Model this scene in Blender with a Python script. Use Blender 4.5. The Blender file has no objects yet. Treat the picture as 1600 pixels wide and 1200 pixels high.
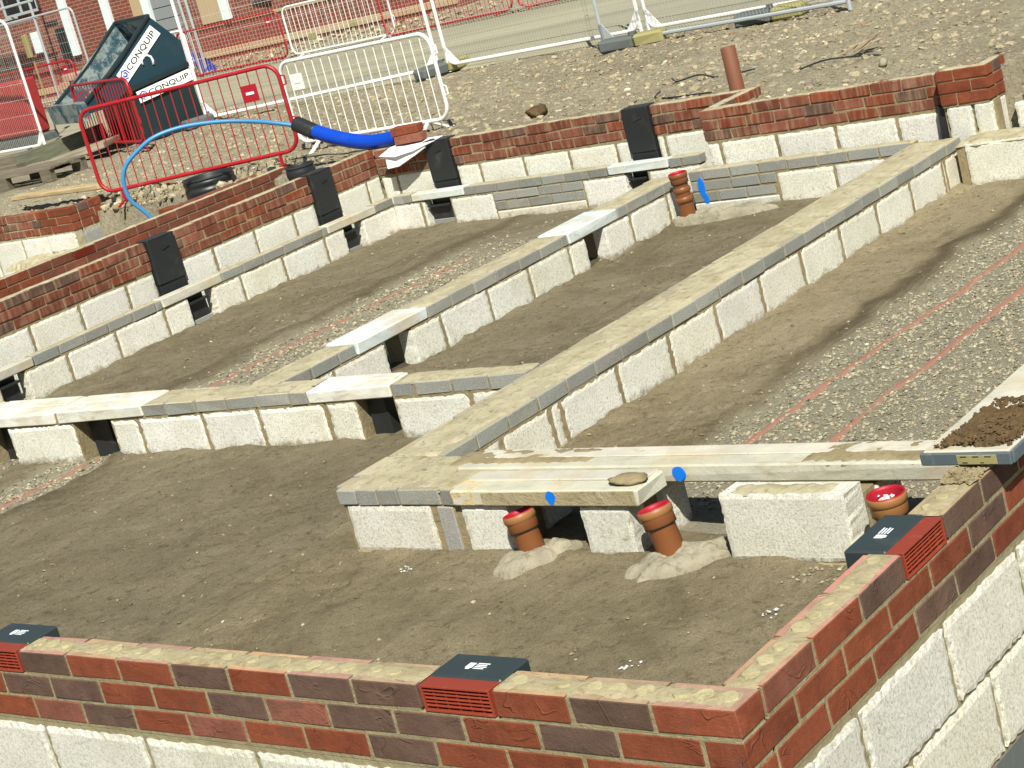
import bpy, bmesh, math, random
from mathutils import Vector, Matrix, noise as mn
random.seed(7)
C = bpy.context.scene
COL = C.collection
R_ = math.radians

# ------------------------------------------------------------------ camera
cam = bpy.data.cameras.new("camera")
cam.sensor_width = 36.0
cam.lens = 2.984 / 1600 * 36 * 1000
cam.clip_start = 0.05
cam.clip_end = 2000
cam_o = bpy.data.objects.new("camera", cam)
COL.objects.link(cam_o)
def _rot(r):
    v = Vector(r); a = v.length
    return Matrix.Rotation(a, 3, v.normalized())
_R = _rot((1.82793, 0.42458, -0.68946))      # world -> camera (x right, y down, z forward)
_B = Matrix((_R[0], -_R[1], -_R[2])).transposed()
CAM_POS = Vector((2.1938, -2.9050, 1.7252))
cam_o.matrix_world = Matrix.Translation(CAM_POS) @ _B.to_4x4()
C.camera = cam_o

# ------------------------------------------------------------------ light
SUN = Vector((0.60, -0.65, 1.0)).normalized()
SUN_EL = math.asin(SUN.z)
SUN_AZ = math.atan2(SUN.x, SUN.y)
w = bpy.data.worlds.new("World"); C.world = w; w.use_nodes = True
nt = w.node_tree; nt.nodes.clear()
sky = nt.nodes.new("ShaderNodeTexSky"); sky.sky_type = 'NISHITA'; sky.sun_disc = False
sky.sun_elevation = SUN_EL; sky.sun_rotation = SUN_AZ
bg = nt.nodes.new("ShaderNodeBackground"); bg.inputs[1].default_value = 0.052
wo = nt.nodes.new("ShaderNodeOutputWorld")
nt.links.new(sky.outputs[0], bg.inputs[0]); nt.links.new(bg.outputs[0], wo.inputs[0])
sl = bpy.data.lights.new("sun", 'SUN'); sl.energy = 5.0; sl.angle = R_(0.5); sl.color = (1.0, 0.955, 0.85)
so = bpy.data.objects.new("sun", sl); COL.objects.link(so)
so.rotation_euler = SUN.to_track_quat('Z', 'Y').to_euler()
C.view_settings.view_transform = 'Standard'; C.view_settings.look = 'None'
C.view_settings.exposure = 0.50; C.view_settings.gamma = 1.0

# ------------------------------------------------------------------ materials
def srgb(r, g, b):
    f = lambda c: (c / 255 / 12.92) if c / 255 <= 0.04045 else ((c / 255 + 0.055) / 1.055) ** 2.4
    return (f(r), f(g), f(b), 1)

class NT:
    def __init__(s, name, rough=0.85, spec=0.25):
        s.m = bpy.data.materials.new(name); s.m.use_nodes = True
        s.t = s.m.node_tree; s.b = s.t.nodes["Principled BSDF"]
        s.b.inputs["Roughness"].default_value = rough
        s.b.inputs["Specular IOR Level"].default_value = spec
        s.co = s.t.nodes.new("ShaderNodeTexCoord").outputs["Object"]
    def n(s, k, **kw):
        nd = s.t.nodes.new(k)
        for a, v in kw.items():
            if hasattr(nd, a) and not a[0].isupper(): setattr(nd, a, v)
            else: nd.inputs[a.replace("_", " ")].default_value = v
        return nd
    def l(s, a, b): s.t.links.new(a, b)
    def mapped(s, scale=(1, 1, 1), rot=(0, 0, 0)):
        m = s.n("ShaderNodeMapping"); s.l(s.co, m.inputs[0])
        m.inputs["Scale"].default_value = scale; m.inputs["Rotation"].default_value = rot
        return m.outputs[0]
    def noise(s, scale, detail=4, rough=.6, vec=None, dist=0.0):
        nd = s.n("ShaderNodeTexNoise", Scale=scale, Detail=detail, Roughness=rough, Distortion=dist)
        s.l(vec or s.co, nd.inputs["Vector"]); return nd.outputs["Fac"]
    def voro(s, scale, vec=None, feature='F1'):
        nd = s.n("ShaderNodeTexVoronoi", feature=feature, Scale=scale); s.l(vec or s.co, nd.inputs["Vector"]); return nd.outputs["Distance"]
    def ramp(s, fac, *stops):
        r = s.n("ShaderNodeValToRGB"); e = r.color_ramp.elements
        while len(e) > len(stops): e.remove(e[-1])
        while len(e) < len(stops): e.new(0.5)
        for el, (p, c) in zip(e, stops):
            el.position = p
            el.color = c if isinstance(c, tuple) else (c, c, c, 1)
        s.l(fac, r.inputs[0]); return r.outputs[0]
    def mix(s, fac, a, b, blend='MIX'):
        m = s.n("ShaderNodeMix", data_type='RGBA', blend_type=blend)
        for sock, v in ((m.inputs[0], fac), (m.inputs[6], a), (m.inputs[7], b)):
            if hasattr(v, "is_linked"): s.l(v, sock)
            else: sock.default_value = v
        return m.outputs[2]
    def n_add(s, a, v):
        m = s.n("ShaderNodeMath", operation='ADD'); s.l(a, m.inputs[0]); m.inputs[1].default_value = v; return m.outputs[0]
    def attr(s, name="col"):
        return s.n("ShaderNodeAttribute", attribute_name=name).outputs["Color"]
    def color(s, c):
        if hasattr(c, "is_linked"): s.l(c, s.b.inputs["Base Color"])
        else: s.b.inputs["Base Color"].default_value = c
    def bump(s, h, strength=.5, dist=.01, prev=None):
        b = s.n("ShaderNodeBump", Strength=strength, Distance=dist); s.l(h, b.inputs["Height"])
        if prev: s.l(prev, b.inputs["Normal"])
        s.l(b.outputs[0], s.b.inputs["Normal"]); return b.outputs[0]

M = {}
def mk_brick():
    s = NT("brick", .9, .12); a = s.attr()
    n1 = s.noise(9, 6, .7); n2 = s.noise(70, 5, .7); pp = s.noise(5.5, 4, .6, None, .8)
    c = s.mix(s.ramp(n1, (.3, .0), (.72, 1.0)), s.mix(1, a, (.70, .70, .74, 1), 'MULTIPLY'), s.mix(1, a, (1.22, 1.28, 1.3, 1), 'MULTIPLY'))
    c = s.mix(s.ramp(pp, (.60, 0), (.68, .5)), c, (.115, .068, .052, 1))
    c = s.mix(s.ramp(n2, (.60, .0), (.75, .3)), c, (.34, .23, .155, 1))
    c = s.mix(s.ramp(n2, (.24, .5), (.38, 0)), c, (.055, .03, .022, 1)); s.color(c)
    cr = s.noise(6.5, 2, .45, s.mapped((.8, .8, 1.5)), 1.1)
    ms = s.ramp(s.noise(7.5, 2, .5), (.50, 0), (.58, 1))
    b = s.bump(s.mix(1, s.ramp(cr, (.485, .3), (.50, 1), (.51, .0), (.56, .3)), ms, 'MULTIPLY'), .6, .006)
    b = s.bump(s.noise(32, 5, .75), .5, .007, b); s.bump(s.noise(170, 4, .8), .7, .003, b); return s.m
def mk_brick_smeared():
    s = NT("smeared_brick", .92, .12); a = s.attr()
    streak = s.noise(34, 4, .6, s.mapped((1, 1, .12)))
    n1 = s.noise(11, 5, .65); n2 = s.noise(120, 3, .6)
    c = s.mix(s.ramp(n1, (.3, .0), (.75, 1)), s.mix(1, a, (.75, .7, .7, 1), 'MULTIPLY'), s.mix(1, a, (1.15, 1.15, 1.15, 1), 'MULTIPLY'))
    c = s.mix(s.ramp(streak, (.46, .0), (.72, .62)), c, (.36, .235, .15, 1))
    c = s.mix(s.ramp(n2, (.28, .45), (.42, 0)), c, (.07, .05, .04, 1)); s.color(c)
    b = s.bump(streak, .5, .006); s.bump(n2, .5, .002, b); return s.m
def mk_block():
    s = NT("aircrete_block", .95, .06); a = s.attr()
    big = s.noise(4, 6, .7); comb = s.noise(115, 6, .85, s.mapped((1, 1, .7)), .5); pit = s.noise(62, 6, .85, None, .4)
    c = s.mix(s.ramp(big, (.35, 0), (.7, 1)), s.mix(1, a, (.86, .85, .80, 1), 'MULTIPLY'), a)
    c = s.mix(s.ramp(s.noise(2.2, 4, .65), (.56, 0), (.72, .4)), c, (.56, .49, .32, 1))
    st = s.noise(9, 8, .82, None, .9)
    c = s.mix(s.ramp(st, (.61, 0), (.66, .7)), c, (.34, .275, .165, 1))
    c = s.mix(s.ramp(comb, (.40, .8), (.52, 0)), c, (.42, .41, .345, 1))
    c = s.mix(s.ramp(pit, (.34, .9), (.405, 0)), c, (.15, .13, .085, 1))
    z = s.n("ShaderNodeSeparateXYZ"); s.l(s.co, z.inputs[0])
    m = s.n("ShaderNodeMath", operation='MULTIPLY_ADD'); s.l(s.noise(14, 6, .8), m.inputs[0]); m.inputs[1].default_value = .20; s.l(z.outputs[2], m.inputs[2])
    c = s.mix(s.ramp(s.n_add(m.outputs[0], 1.0), (.345, .75), (.385, 0)), c, (.21, .17, .10, 1)); s.color(c)
    b = s.bump(comb, .8, .006); s.bump(pit, .6, .008, b); return s.m
def mk_coursing():
    s = NT("grey_concrete_brick", .93, .12); a = s.attr()
    sp = s.noise(230, 3, .7); big = s.noise(12, 5, .65)
    c = s.mix(s.ramp(sp, (.32, 0), (.68, 1)), s.mix(1, a, (.62, .62, .62, 1), 'MULTIPLY'), s.mix(1, a, (1.35, 1.35, 1.33, 1), 'MULTIPLY'))
    c = s.mix(s.ramp(big, (.58, 0), (.72, .7)), c, (.36, .30, .21, 1)); s.color(c)
    b = s.bump(sp, .6, .003); s.bump(big, .4, .008, b); return s.m
def mk_lintel():
    s = NT("pale_concrete", .85, .2); a = s.attr()
    n = s.noise(6, 5, .65, s.mapped((1, 1, 2.5))); f = s.noise(60, 4, .6); y = s.noise(2.6, 3, .6)
    c = s.mix(s.ramp(n, (.35, 0), (.7, 1)), s.mix(1, a, (.74, .75, .74, 1), 'MULTIPLY'), a)
    c = s.mix(s.ramp(y, (.5, 0), (.66, .6)), c, (.47, .38, .22, 1))
    c = s.mix(s.ramp(s.noise(9, 6, .75, s.mapped((.5, 1.5, 1.5)), .8), (.56, 0), (.66, .6)), c, (.34, .29, .18, 1))
    c = s.mix(s.ramp(f, (.28, .55), (.38, 0)), c, (.27, .23, .17, 1)); s.color(c)
    b = s.bump(f, .4, .004); s.bump(n, .25, .008, b); return s.m
def mk_mortar(name, c1, c2, soil, amt=.6):
    s = NT(name, .95, .08)
    n = s.noise(7, 6, .68, None, .5); f = s.noise(70, 5, .7); l = s.noise(22, 4, .65, None, .7)
    c = s.mix(s.ramp(n, (.35, 0), (.68, 1)), c1, c2)
    c = s.mix(s.ramp(l, (.54, 0), (.68, amt)), c, soil)
    c = s.mix(s.ramp(f, (.28, .4), (.42, 0)), c, (.16, .12, .075, 1)); s.color(c)
    b = s.bump(f, .7, .006); s.bump(l, .6, .012, b); return s.m
def mk_sand():
    s = NT("damp_sand", .97, .06); g = s.attr("mask")
    sep = s.n("ShaderNodeSeparateColor"); s.l(g, sep.inputs[0])
    big = s.noise(1.1, 7, .7, None, .6); drag = s.noise(4.0, 6, .75, s.mapped((1.0, .3, 1), (0, 0, R_(20))), .5)
    fine = s.noise(150, 5, .8); mid = s.noise(22, 6, .75); vf = s.noise(420, 3, .8)
    c = s.mix(s.ramp(big, (.36, 0), (.62, 1)), (.205, .174, .108, 1), (.33, .287, .188, 1))
    c = s.mix(s.ramp(drag, (.52, 0), (.66, .5)), c, (.38, .33, .22, 1))
    c = s.mix(s.ramp(drag, (.30, .6), (.43, 0)), c, (.12, .098, .058, 1))
    c = s.mix(s.ramp(mid, (.34, .7), (.47, 0)), c, (.10, .082, .048, 1))
    c = s.mix(s.ramp(fine, (.36, .7), (.52, 0)), c, (.10, .082, .048, 1))
    c = s.mix(s.ramp(fine, (.56, 0), (.70, .5)), c, (.36, .32, .21, 1))
    c = s.mix(s.ramp(vf, (.6, 0), (.75, .35)), c, (.40, .36, .25, 1))
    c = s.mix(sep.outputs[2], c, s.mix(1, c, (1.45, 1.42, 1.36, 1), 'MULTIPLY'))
    c = s.mix(sep.outputs[1], c, (.075, .056, .032, 1))                     # wet soil bands
    gr = s.mix(s.ramp(s.noise(130, 4, .7), (.3, 0), (.7, 1)), (.25, .23, .165, 1), (.44, .41, .305, 1))
    c = s.mix(sep.outputs[0], c, gr); s.color(c)
    b = s.bump(mid, .8, .045); b = s.bump(drag, .8, .06, b); b = s.bump(fine, 1.0, .010, b); s.bump(vf, .6, .004, b); return s.m
def mk_rubble():
    s = NT("rubble_earth", .97, .05)
    big = s.noise(.45, 6, .65, None, .5); mid = s.noise(6, 7, .78); fine = s.noise(38, 6, .8); v = s.voro(30)
    c = s.mix(s.ramp(big, (.34, 0), (.64, 1)), (.31, .275, .19, 1), (.44, .395, .275, 1))
    c = s.mix(s.ramp(mid, (.32, .7), (.46, 0)), c, (.17, .142, .085, 1))
    c = s.mix(s.ramp(mid, (.56, 0), (.70, .6)), c, (.52, .47, .33, 1))
    c = s.mix(s.ramp(fine, (.34, .75), (.49, 0)), c, (.12, .10, .06, 1))
    c = s.mix(s.ramp(fine, (.56, 0), (.70, .7)), c, (.58, .53, .40, 1)); s.color(c)
    b = s.bump(mid, .8, .09); b = s.bump(v, .5, .025, b); s.bump(fine, .9, .02, b); return s.m
def mk_road():
    s = NT("dusty_concrete", .92, .12)
    a = s.noise(.35, 5, .6, s.mapped((.35, 1.6, 1))); f = s.noise(14, 5, .65); t = s.noise(1.0, 4, .6, s.mapped((.12, 2.6, 1)))
    c = s.mix(s.ramp(a, (.36, 0), (.66, 1)), (.26, .25, .175, 1), (.35, .335, .235, 1))
    c = s.mix(s.ramp(t, (.54, 0), (.66, .5)), c, (.185, .17, .13, 1))
    c = s.mix(s.ramp(f, (.32, .3), (.5, 0)), c, (.17, .15, .11, 1)); s.color(c)
    s.bump(f, .3, .01); return s.m
def mk_stone(name="loose_stone"):
    s = NT(name, .93, .12); a = s.attr(); f = s.noise(60, 4, .7)
    s.color(s.mix(s.ramp(f, (.3, 0), (.7, 1)), s.mix(1, a, (.65, .62, .58, 1), 'MULTIPLY'), s.mix(1, a, (1.15, 1.15, 1.13, 1), 'MULTIPLY')))
    s.bump(f, .5, .006); return s.m
def mk_paint(name, c, rough=.45, wear=.5, wc=(.30, .26, .20, 1), scale=9, spec=.4):
    s = NT(name, rough, spec); n = s.noise(scale, 6, .7); f = s.noise(scale * 9, 4, .7)
    cc = s.mix(s.ramp(n, (.56, 0), (.72, wear)), c, wc)
    cc = s.mix(s.ramp(f, (.3, wear * .5), (.42, 0)), cc, tuple(x * .45 for x in c[:3]) + (1,)); s.color(cc)
    s.bump(f, .15, .002); return s.m
def mk_wood():
    s = NT("timber", .85, .15); g = s.noise(5, 5, .65, s.mapped((.6, 6, 6), (0, 0, R_(25)))); a = s.attr()
    s.color(s.mix(s.ramp(g, (.35, 0), (.68, 1)), s.mix(1, a, (.6, .58, .55, 1), 'MULTIPLY'), a)); s.bump(g, .4, .005); return s.m
def mk_facade():
    s = NT("facade_brick", .9, .1)
    br = s.n("ShaderNodeTexBrick"); m = s.n("ShaderNodeMapping")
    sw = s.n("ShaderNodeSeparateXYZ"); cb = s.n("ShaderNodeCombineXYZ")
    s.l(s.co, sw.inputs[0]); s.l(sw.outputs[0], cb.inputs[0]); s.l(sw.outputs[2], cb.inputs[1]); s.l(cb.outputs[0], br.inputs["Vector"])
    br.inputs["Scale"].default_value = 1.0; br.inputs["Brick Width"].default_value = .225; br.inputs["Row Height"].default_value = .075
    br.inputs["Mortar Size"].default_value = .006; br.inputs["Bias"].default_value = -.1
    br.inputs["Color1"].default_value = (.22, .062, .042, 1); br.inputs["Color2"].default_value = (.145, .052, .04, 1); br.inputs["Mortar"].default_value = (.30, .235, .18, 1)
    n = s.noise(1.2, 5, .65); c = s.mix(s.ramp(n, (.55, 0), (.75, .45)), br.outputs[0], (.33, .24, .17, 1)); s.color(c); s.bump(br.outputs["Fac"], -.3, .008); return s.m

M['brick'] = mk_brick(); M['smear'] = mk_brick_smeared(); M['block'] = mk_block(); M['coursing'] = mk_coursing(); M['lintel'] = mk_lintel()
M['mortar'] = mk_mortar("mortar", (.225, .185, .105, 1), (.33, .28, .165, 1), (.16, .125, .07, 1), .5)
M['mortar_grey'] = mk_mortar("pointing_mortar", (.235, .205, .12, 1), (.30, .265, .16, 1), (.20, .17, .10, 1), .4)
M['topping'] = mk_mortar("mortar_topping", (.33, .295, .18, 1), (.47, .435, .30, 1), (.20, .165, .09, 1), .75)
M['core'] = mk_mortar("pale_mortar_plug", (.37, .33, .185, 1), (.44, .395, .235, 1), (.28, .24, .135, 1), .7)
M['topbed'] = mk_mortar("brick_top_mortar", (.31, .27, .16, 1), (.40, .35, .22, 1), (.22, .185, .10, 1), .75)
M['haunch'] = mk_mortar("haunching_concrete", (.25, .23, .165, 1), (.36, .335, .245, 1), (.15, .13, .085, 1), .8)
M['sand'] = mk_sand(); M['rubble'] = mk_rubble(); M['road'] = mk_road(); M['stone'] = mk_stone()
M['red'] = mk_paint("red_steel_paint", srgb(160, 26, 34), .4, .35, (.30, .12, .09, 1))
M['white'] = mk_paint("white_steel_paint", (.80, .80, .76, 1), .4, .35, (.45, .38, .27, 1))
M['wire'] = mk_paint("dull_mesh_wire", (.50, .49, .42, 1), .5, .3)
M['galv'] = mk_paint("galvanised_steel", (.36, .40, .41, 1), .45, .5, (.24, .23, .2, 1))
M['pipe'] = mk_paint("terracotta_plastic_pipe", (.185, .068, .022, 1), .45, .55, (.36, .27, .18, 1), 5)
M['pipe_pale'] = mk_paint("pale_socket_plastic", (.29, .135, .048, 1), .45, .3, (.5, .38, .26, 1), 6)  # paler orange for the socket collars and the third pipe
M['pipe_dull'] = mk_paint("dull_clay_pipe", (.165, .062, .03, 1), .65, .25, (.36, .2, .12, 1), 6)
M['seal'] = mk_paint("red_rubber_seal", (.33, .008, .02, 1), .5, .1)
M['terra'] = mk_paint("terracotta_plastic", (.24, .038, .018, 1), .5, .3, (.44, .22, .14, 1), 14)
M['black'] = mk_paint("black_plastic", (.02, .023, .024, 1), .42, .35, (.10, .095, .08, 1), 7)
M['duct'] = mk_paint("dark_green_black_plastic", (.030, .043, .043, 1), .45, .3, (.09, .09, .075, 1), 8)
M['print'] = mk_paint("white_print", (.74, .78, .80, 1), .6, .1)
M['tape'] = mk_paint("dusty_red_tape", (.27, .14, .10, 1), .95, .85, (.30, .235, .15, 1), 4, .1)
M['bluespray'] = mk_paint("blue_spray_paint", (.0, .17, .72, 1), .6, .0)
M['bluepipe'] = mk_paint("blue_duct_plastic", (.004, .055, .44, 1), .32, .05)
M['bluehose'] = mk_paint("pale_blue_hose_plastic", (.05, .23, .46, 1), .35, .25, (.05, .11, .17, 1), 2.5)
M['paper'] = mk_paint("white_sheet", (.85, .85, .84, 1), .7, .0)
M['skip'] = mk_paint("skip_blue_paint", (.009, .036, .054, 1), .5, .5, (.04, .06, .06, 1), 4)
M['skip_in'] = mk_paint("worn_skip_inside", (.05, .105, .135, 1), .6, 1.0, (.27, .30, .28, 1), 3.6)
def mk_skipin():
    s = NT("worn_skip_inside", .65, .25); n = s.noise(4.5, 7, .78); g = s.noise(1.3, 3, .6)
    c = s.mix(s.ramp(n, (.44, 0), (.54, 1)), (.030, .075, .10, 1), (.25, .29, .28, 1))
    c = s.mix(s.ramp(g, (.52, 0), (.68, .7)), c, (.21, .19, .15, 1)); s.color(c); s.bump(n, .2, .01); return s.m
M['skip_in'] = mk_skipin()
M['skip_dk'] = mk_paint("skip_dark_paint", (.010, .023, .025, 1), .5, .45, (.045, .055, .05, 1), 5)
M['wood'] = mk_wood(); M['facade'] = mk_facade()
M['slate'] = mk_paint("slate_grey_edge", (.085, .11, .125, 1), .7, .5, (.27, .25, .2, 1), 14, .2)
M['yellow'] = mk_paint("yellow_label", (.28, .26, .11, 1), .75, .9, (.30, .27, .18, 1), 9, .2)
M['soil'] = mk_mortar("brown_soil", (.075, .048, .024, 1), (.135, .092, .046, 1), (.06, .038, .02, 1), .6)
M['glass_dk'] = mk_paint("dark_opening", (.012, .014, .016, 1), .3, .2)
M['jamb'] = mk_paint("pale_blue_jamb", (.66, .76, .76, 1), .5, .2)
M['board'] = mk_paint("tan_board", (.42, .32, .19, 1), .8, .4)
M['greyblk'] = mk_paint("grey_blockwork", (.22, .24, .25, 1), .9, .4, (.3, .3, .28, 1), 3)
M['bluebag'] = mk_paint("blue_sheet", (.02, .06, .36, 1), .5, .2)
M['redbar'] = mk_paint("red_plastic_barrier_plastic", (.30, .025, .025, 1), .55, .85, (.26, .16, .115, 1), 3)
M['dense'] = mk_paint("dense_grey_concrete", (.11, .125, .12, 1), .9, .6, (.17, .19, .19, 1), 26, .1)

# ------------------------------------------------------------------ mesh helpers
class MB:
    def __init__(s): s.v = []; s.f = []; s.c = []
    def add(s, vs, fs, col=(1, 1, 1, 1)):
        o = len(s.v); s.v += [tuple(v) for v in vs]
        for f in fs: s.f.append(tuple(i + o for i in f)); s.c.append(col)
    def build(s, name, mat, parent=None, smooth=False, recalc=True, attr="col"):
        me = bpy.data.meshes.new(name); me.from_pydata(s.v, [], s.f)
        a = me.attributes.new(attr, 'FLOAT_COLOR', 'FACE')
        a.data.foreach_set("color", [x for c in s.c for x in c])
        if recalc:
            bm = bmesh.new(); bm.from_mesh(me); bmesh.ops.recalc_face_normals(bm, faces=bm.faces); bm.to_mesh(me); bm.free()
        me.materials.append(mat)
        if smooth: me.polygons.foreach_set("use_smooth", [True] * len(me.polygons))
        me.update()
        o = bpy.data.objects.new(name, me); COL.objects.link(o)
        if parent: o.parent = parent; o.matrix_parent_inverse = PINV.get(parent.name, Matrix()) 
        return o
PINV = {}
def tag(o, label=None, cat=None, group=None, kind=None):
    if label: o['label'] = label
    if cat: o['category'] = cat
    if group: o['group'] = group
    if kind: o['kind'] = kind
    return o
def thing(name, label, cat, loc=(0, 0, 0), rz=0, group=None, world_parts=False):
    o = bpy.data.objects.new(name, None); COL.objects.link(o); o.empty_display_size = .1
    o.location = loc; o.rotation_euler = (0, 0, rz); tag(o, label, cat, group)
    if world_parts: PINV[o.name] = (Matrix.Translation(loc) @ Matrix.Rotation(rz, 4, 'Z')).inverted()
    return o
def dup(root, loc, rz, label, group=None):
    r = root.copy(); COL.objects.link(r); r.location = loc; r.rotation_euler = (0, 0, rz); r['label'] = label
    if group: r['group'] = group
    for ch in list(root.children):
        c = ch.copy(); COL.objects.link(c); c.parent = r
        for g in ch.children:
            d = g.copy(); COL.objects.link(d); d.parent = c
    return r
def jit(a): return random.uniform(-a, a)

class Run:
    """a straight run of wall: s along it, t into it from the visible face, z up"""
    def __init__(r, p, ang, side=1, taper=0.0):
        r.p = p; r.d = (math.cos(ang), math.sin(ang)); r.n = (r.d[1] * side, -r.d[0] * side); r.k = taper
    def __call__(r, s, t, z):
        t = t * (1 + r.k * s) if t > 0 else t
        return (r.p[0] + r.d[0] * s - r.n[0] * t, r.p[1] + r.d[1] * s - r.n[1] * t, z)

def cbox(mb, run, s0, s1, t0, t1, z0, z1, col=(1, 1, 1, 1), ch=.003, j=0.0):
    """chamfered box in run coordinates"""
    ch = min(ch, (s1 - s0) / 3, (t1 - t0) / 3, (z1 - z0) / 3)
    lo = (s0, t0, z0); hi = (s1, t1, z1); vs = []; idx = {}
    off = {(a, b, c): (jit(j), jit(j), jit(j)) for a in (0, 1) for b in (0, 1) for c in (0, 1)}
    for a in (0, 1):
        for b in (0, 1):
            for c in (0, 1):
                for ax in range(3):
                    p = []
                    for i, e in enumerate((a, b, c)):
                        base = hi[i] if e else lo[i]
                        if i != ax: base += (-ch if e else ch)
                        p.append(base + off[(a, b, c)][i])
                    idx[(a, b, c, ax)] = len(vs); vs.append(run(*p))
    fs = []
    for ax in range(3):
        o1, o2 = [i for i in range(3) if i != ax]
        for e in (0, 1):
            q = []
            for (x, y) in ((0, 0), (1, 0), (1, 1), (0, 1)):
                k = [0, 0, 0]; k[ax] = e; k[o1] = x; k[o2] = y; q.append(idx[(*k, ax)])
            fs.append(q)
    for ax in range(3):                                        # edges parallel to ax
        o1, o2 = [i for i in range(3) if i != ax]
        for x in (0, 1):
            for y in (0, 1):
                k0 = [0, 0, 0]; k1 = [0, 0, 0]; k0[ax] = 0; k1[ax] = 1
                k0[o1] = k1[o1] = x; k0[o2] = k1[o2] = y
                fs.append((idx[(*k0, o1)], idx[(*k1, o1)], idx[(*k1, o2)], idx[(*k0, o2)]))
    for a in (0, 1):
        for b in (0, 1):
            for c in (0, 1): fs.append((idx[(a, b, c, 0)], idx[(a, b, c, 1)], idx[(a, b, c, 2)]))
    mb.add(vs, fs, col)

def rough_block(mb, run, s0, s1, t0, t1, z0, z1, col, rag=.006, cell=.02, bulge=.004):
    rag *= .6; bulge *= .25
    """block whose visible face has a ragged outline and an uneven surface"""
    ns = max(3, int((s1 - s0) / cell)); nz = max(3, int((z1 - z0) / cell)); off = random.uniform(0, 100)
    vs = []
    for i in range(ns + 1):
        for k in range(nz + 1):
            s = s0 + (s1 - s0) * i / ns; z = z0 + (z1 - z0) * k / nz
            e = (i in (0, ns)) or (k in (0, nz))
            if i == 0: s += random.uniform(-.3, 1) * rag
            if i == ns: s -= random.uniform(-.3, 1) * rag
            if k == 0: z += random.uniform(-.3, 1) * rag
            if k == nz: z -= random.uniform(-.3, 1) * rag
            t = t0 + (.004 if e else 0) + bulge * mn.noise((s * 11 + off, z * 11, 3.1)) + (random.uniform(-.002, .003) if e else 0)
            vs.append(run(s, t, z))
    I = lambda i, k: i * (nz + 1) + k
    fs = [(I(i, k), I(i + 1, k), I(i + 1, k + 1), I(i, k + 1)) for i in range(ns) for k in range(nz)]
    b = len(vs)
    rim = [I(i, 0) for i in range(ns)] + [I(ns, k) for k in range(nz)] + [I(i, nz) for i in range(ns, 0, -1)] + [I(0, k) for k in range(nz, 0, -1)]
    vs2 = []
    for r in rim:
        # same outline pushed back
        i, k = divmod(r, nz + 1)
        vs2.append(run(s0 + (s1 - s0) * i / ns + (.003 if i == 0 else -.003 if i == ns else 0), t1, z0 + (z1 - z0) * k / nz + (.003 if k == 0 else -.003 if k == nz else 0)))
    vs += vs2; n = len(rim)
    for q in range(n): fs.append((rim[q], rim[(q + 1) % n], b + (q + 1) % n, b + q))
    fs.append(tuple(b + q for q in range(n - 1, -1, -1)))
    mb.add(vs, fs, col)

def sheet(mb, run, s0, s1, t0, t1, z, amp=.005, cell=.025, rag=.012, drop=.012, col=(1, 1, 1, 1), freq=9):
    """spread mortar lying on a wall top: uneven, with ragged edges"""
    ns = max(4, int((s1 - s0) / cell)); ntt = max(4, int((t1 - t0) / cell)); off = random.uniform(0, 50); vs = []
    for i in range(ns + 1):
        a = rag * mn.noise((i * .9 + off, 1.3, 0)) + jit(rag * .4); b = rag * mn.noise((i * .9 + off, 7.7, 0)) + jit(rag * .4)
        for k in range(ntt + 1):
            f = k / ntt; s = s0 + (s1 - s0) * i / ns; t = (t0 + a) * (1 - f) + (t1 + b) * f
            zz = z + amp * (mn.noise((s * freq + off, t * freq * 1.6, 2)) + .5 * mn.noise((s * freq * 3, t * freq * 3 + off, 5)))
            if k in (0, ntt) or i in (0, ns): zz = z - drop
            vs.append(run(s, t, zz))
    I = lambda i, k: i * (ntt + 1) + k
    mb.add(vs, [(I(i, k), I(i + 1, k), I(i + 1, k + 1), I(i, k + 1)) for i in range(ns) for k in range(ntt)], col)

def tube(mb, pts, r, n=8, closed=False, col=(1, 1, 1, 1), caps=True):
    P = [Vector(p) for p in pts]; m = len(P); vs = []; up = None
    for i, p in enumerate(P):
        a = P[(i - 1) % m] if (closed or i > 0) else p; b = P[(i + 1) % m] if (closed or i < m - 1) else p
        d = (b - a).normalized()
        if up is None: up = Vector((0, 0, 1)) if abs(d.z) < .9 else Vector((1, 0, 0))
        x = d.cross(up).normalized(); y = x.cross(d).normalized(); up = y
        rr = r[i] if isinstance(r, (list, tuple)) else r
        for k in range(n):
            t = 2 * math.pi * (k + .5) / n; vs.append(p + x * math.cos(t) * rr + y * math.sin(t) * rr)
    fs = []
    for i in range(m if closed else m - 1):
        j = (i + 1) % m
        for k in range(n): fs.append((i * n + k, i * n + (k + 1) % n, j * n + (k + 1) % n, j * n + k))
    if not closed and caps: fs.append(tuple(range(n))); fs.append(tuple((m - 1) * n + k for k in range(n)))
    mb.add(vs, fs, col)

def rrect(w, z0, z1, r=.12, n=6, x0=None):
    """rounded rectangle outline in the xz plane"""
    pts = []
    for cx, cz, a0 in ((w / 2 - r, z1 - r, 0), (-w / 2 + r, z1 - r, 90), (-w / 2 + r, z0 + r, 180), (w / 2 - r, z0 + r, 270)):
        for i in range(n + 1):
            a = R_(a0 + 90 * i / n); pts.append((cx + r * math.cos(a), 0, cz + r * math.sin(a)))
    return pts

def lathe(mb, prof, n=28, at=(0, 0, 0), axis=Vector((0, 0, 1)), col=(1, 1, 1, 1)):
    q = Vector((0, 0, 1)).rotation_difference(axis.normalized()).to_matrix(); o = Vector(at); vs = []
    for (r, z) in prof:
        for k in range(n):
            a = 2 * math.pi * k / n; vs.append(o + q @ Vector((r * math.cos(a), r * math.sin(a), z)))
    fs = [(i * n + k, i * n + (k + 1) % n, (i + 1) * n + (k + 1) % n, (i + 1) * n + k) for i in range(len(prof) - 1) for k in range(n)]
    mb.add(vs, fs, col)

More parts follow.
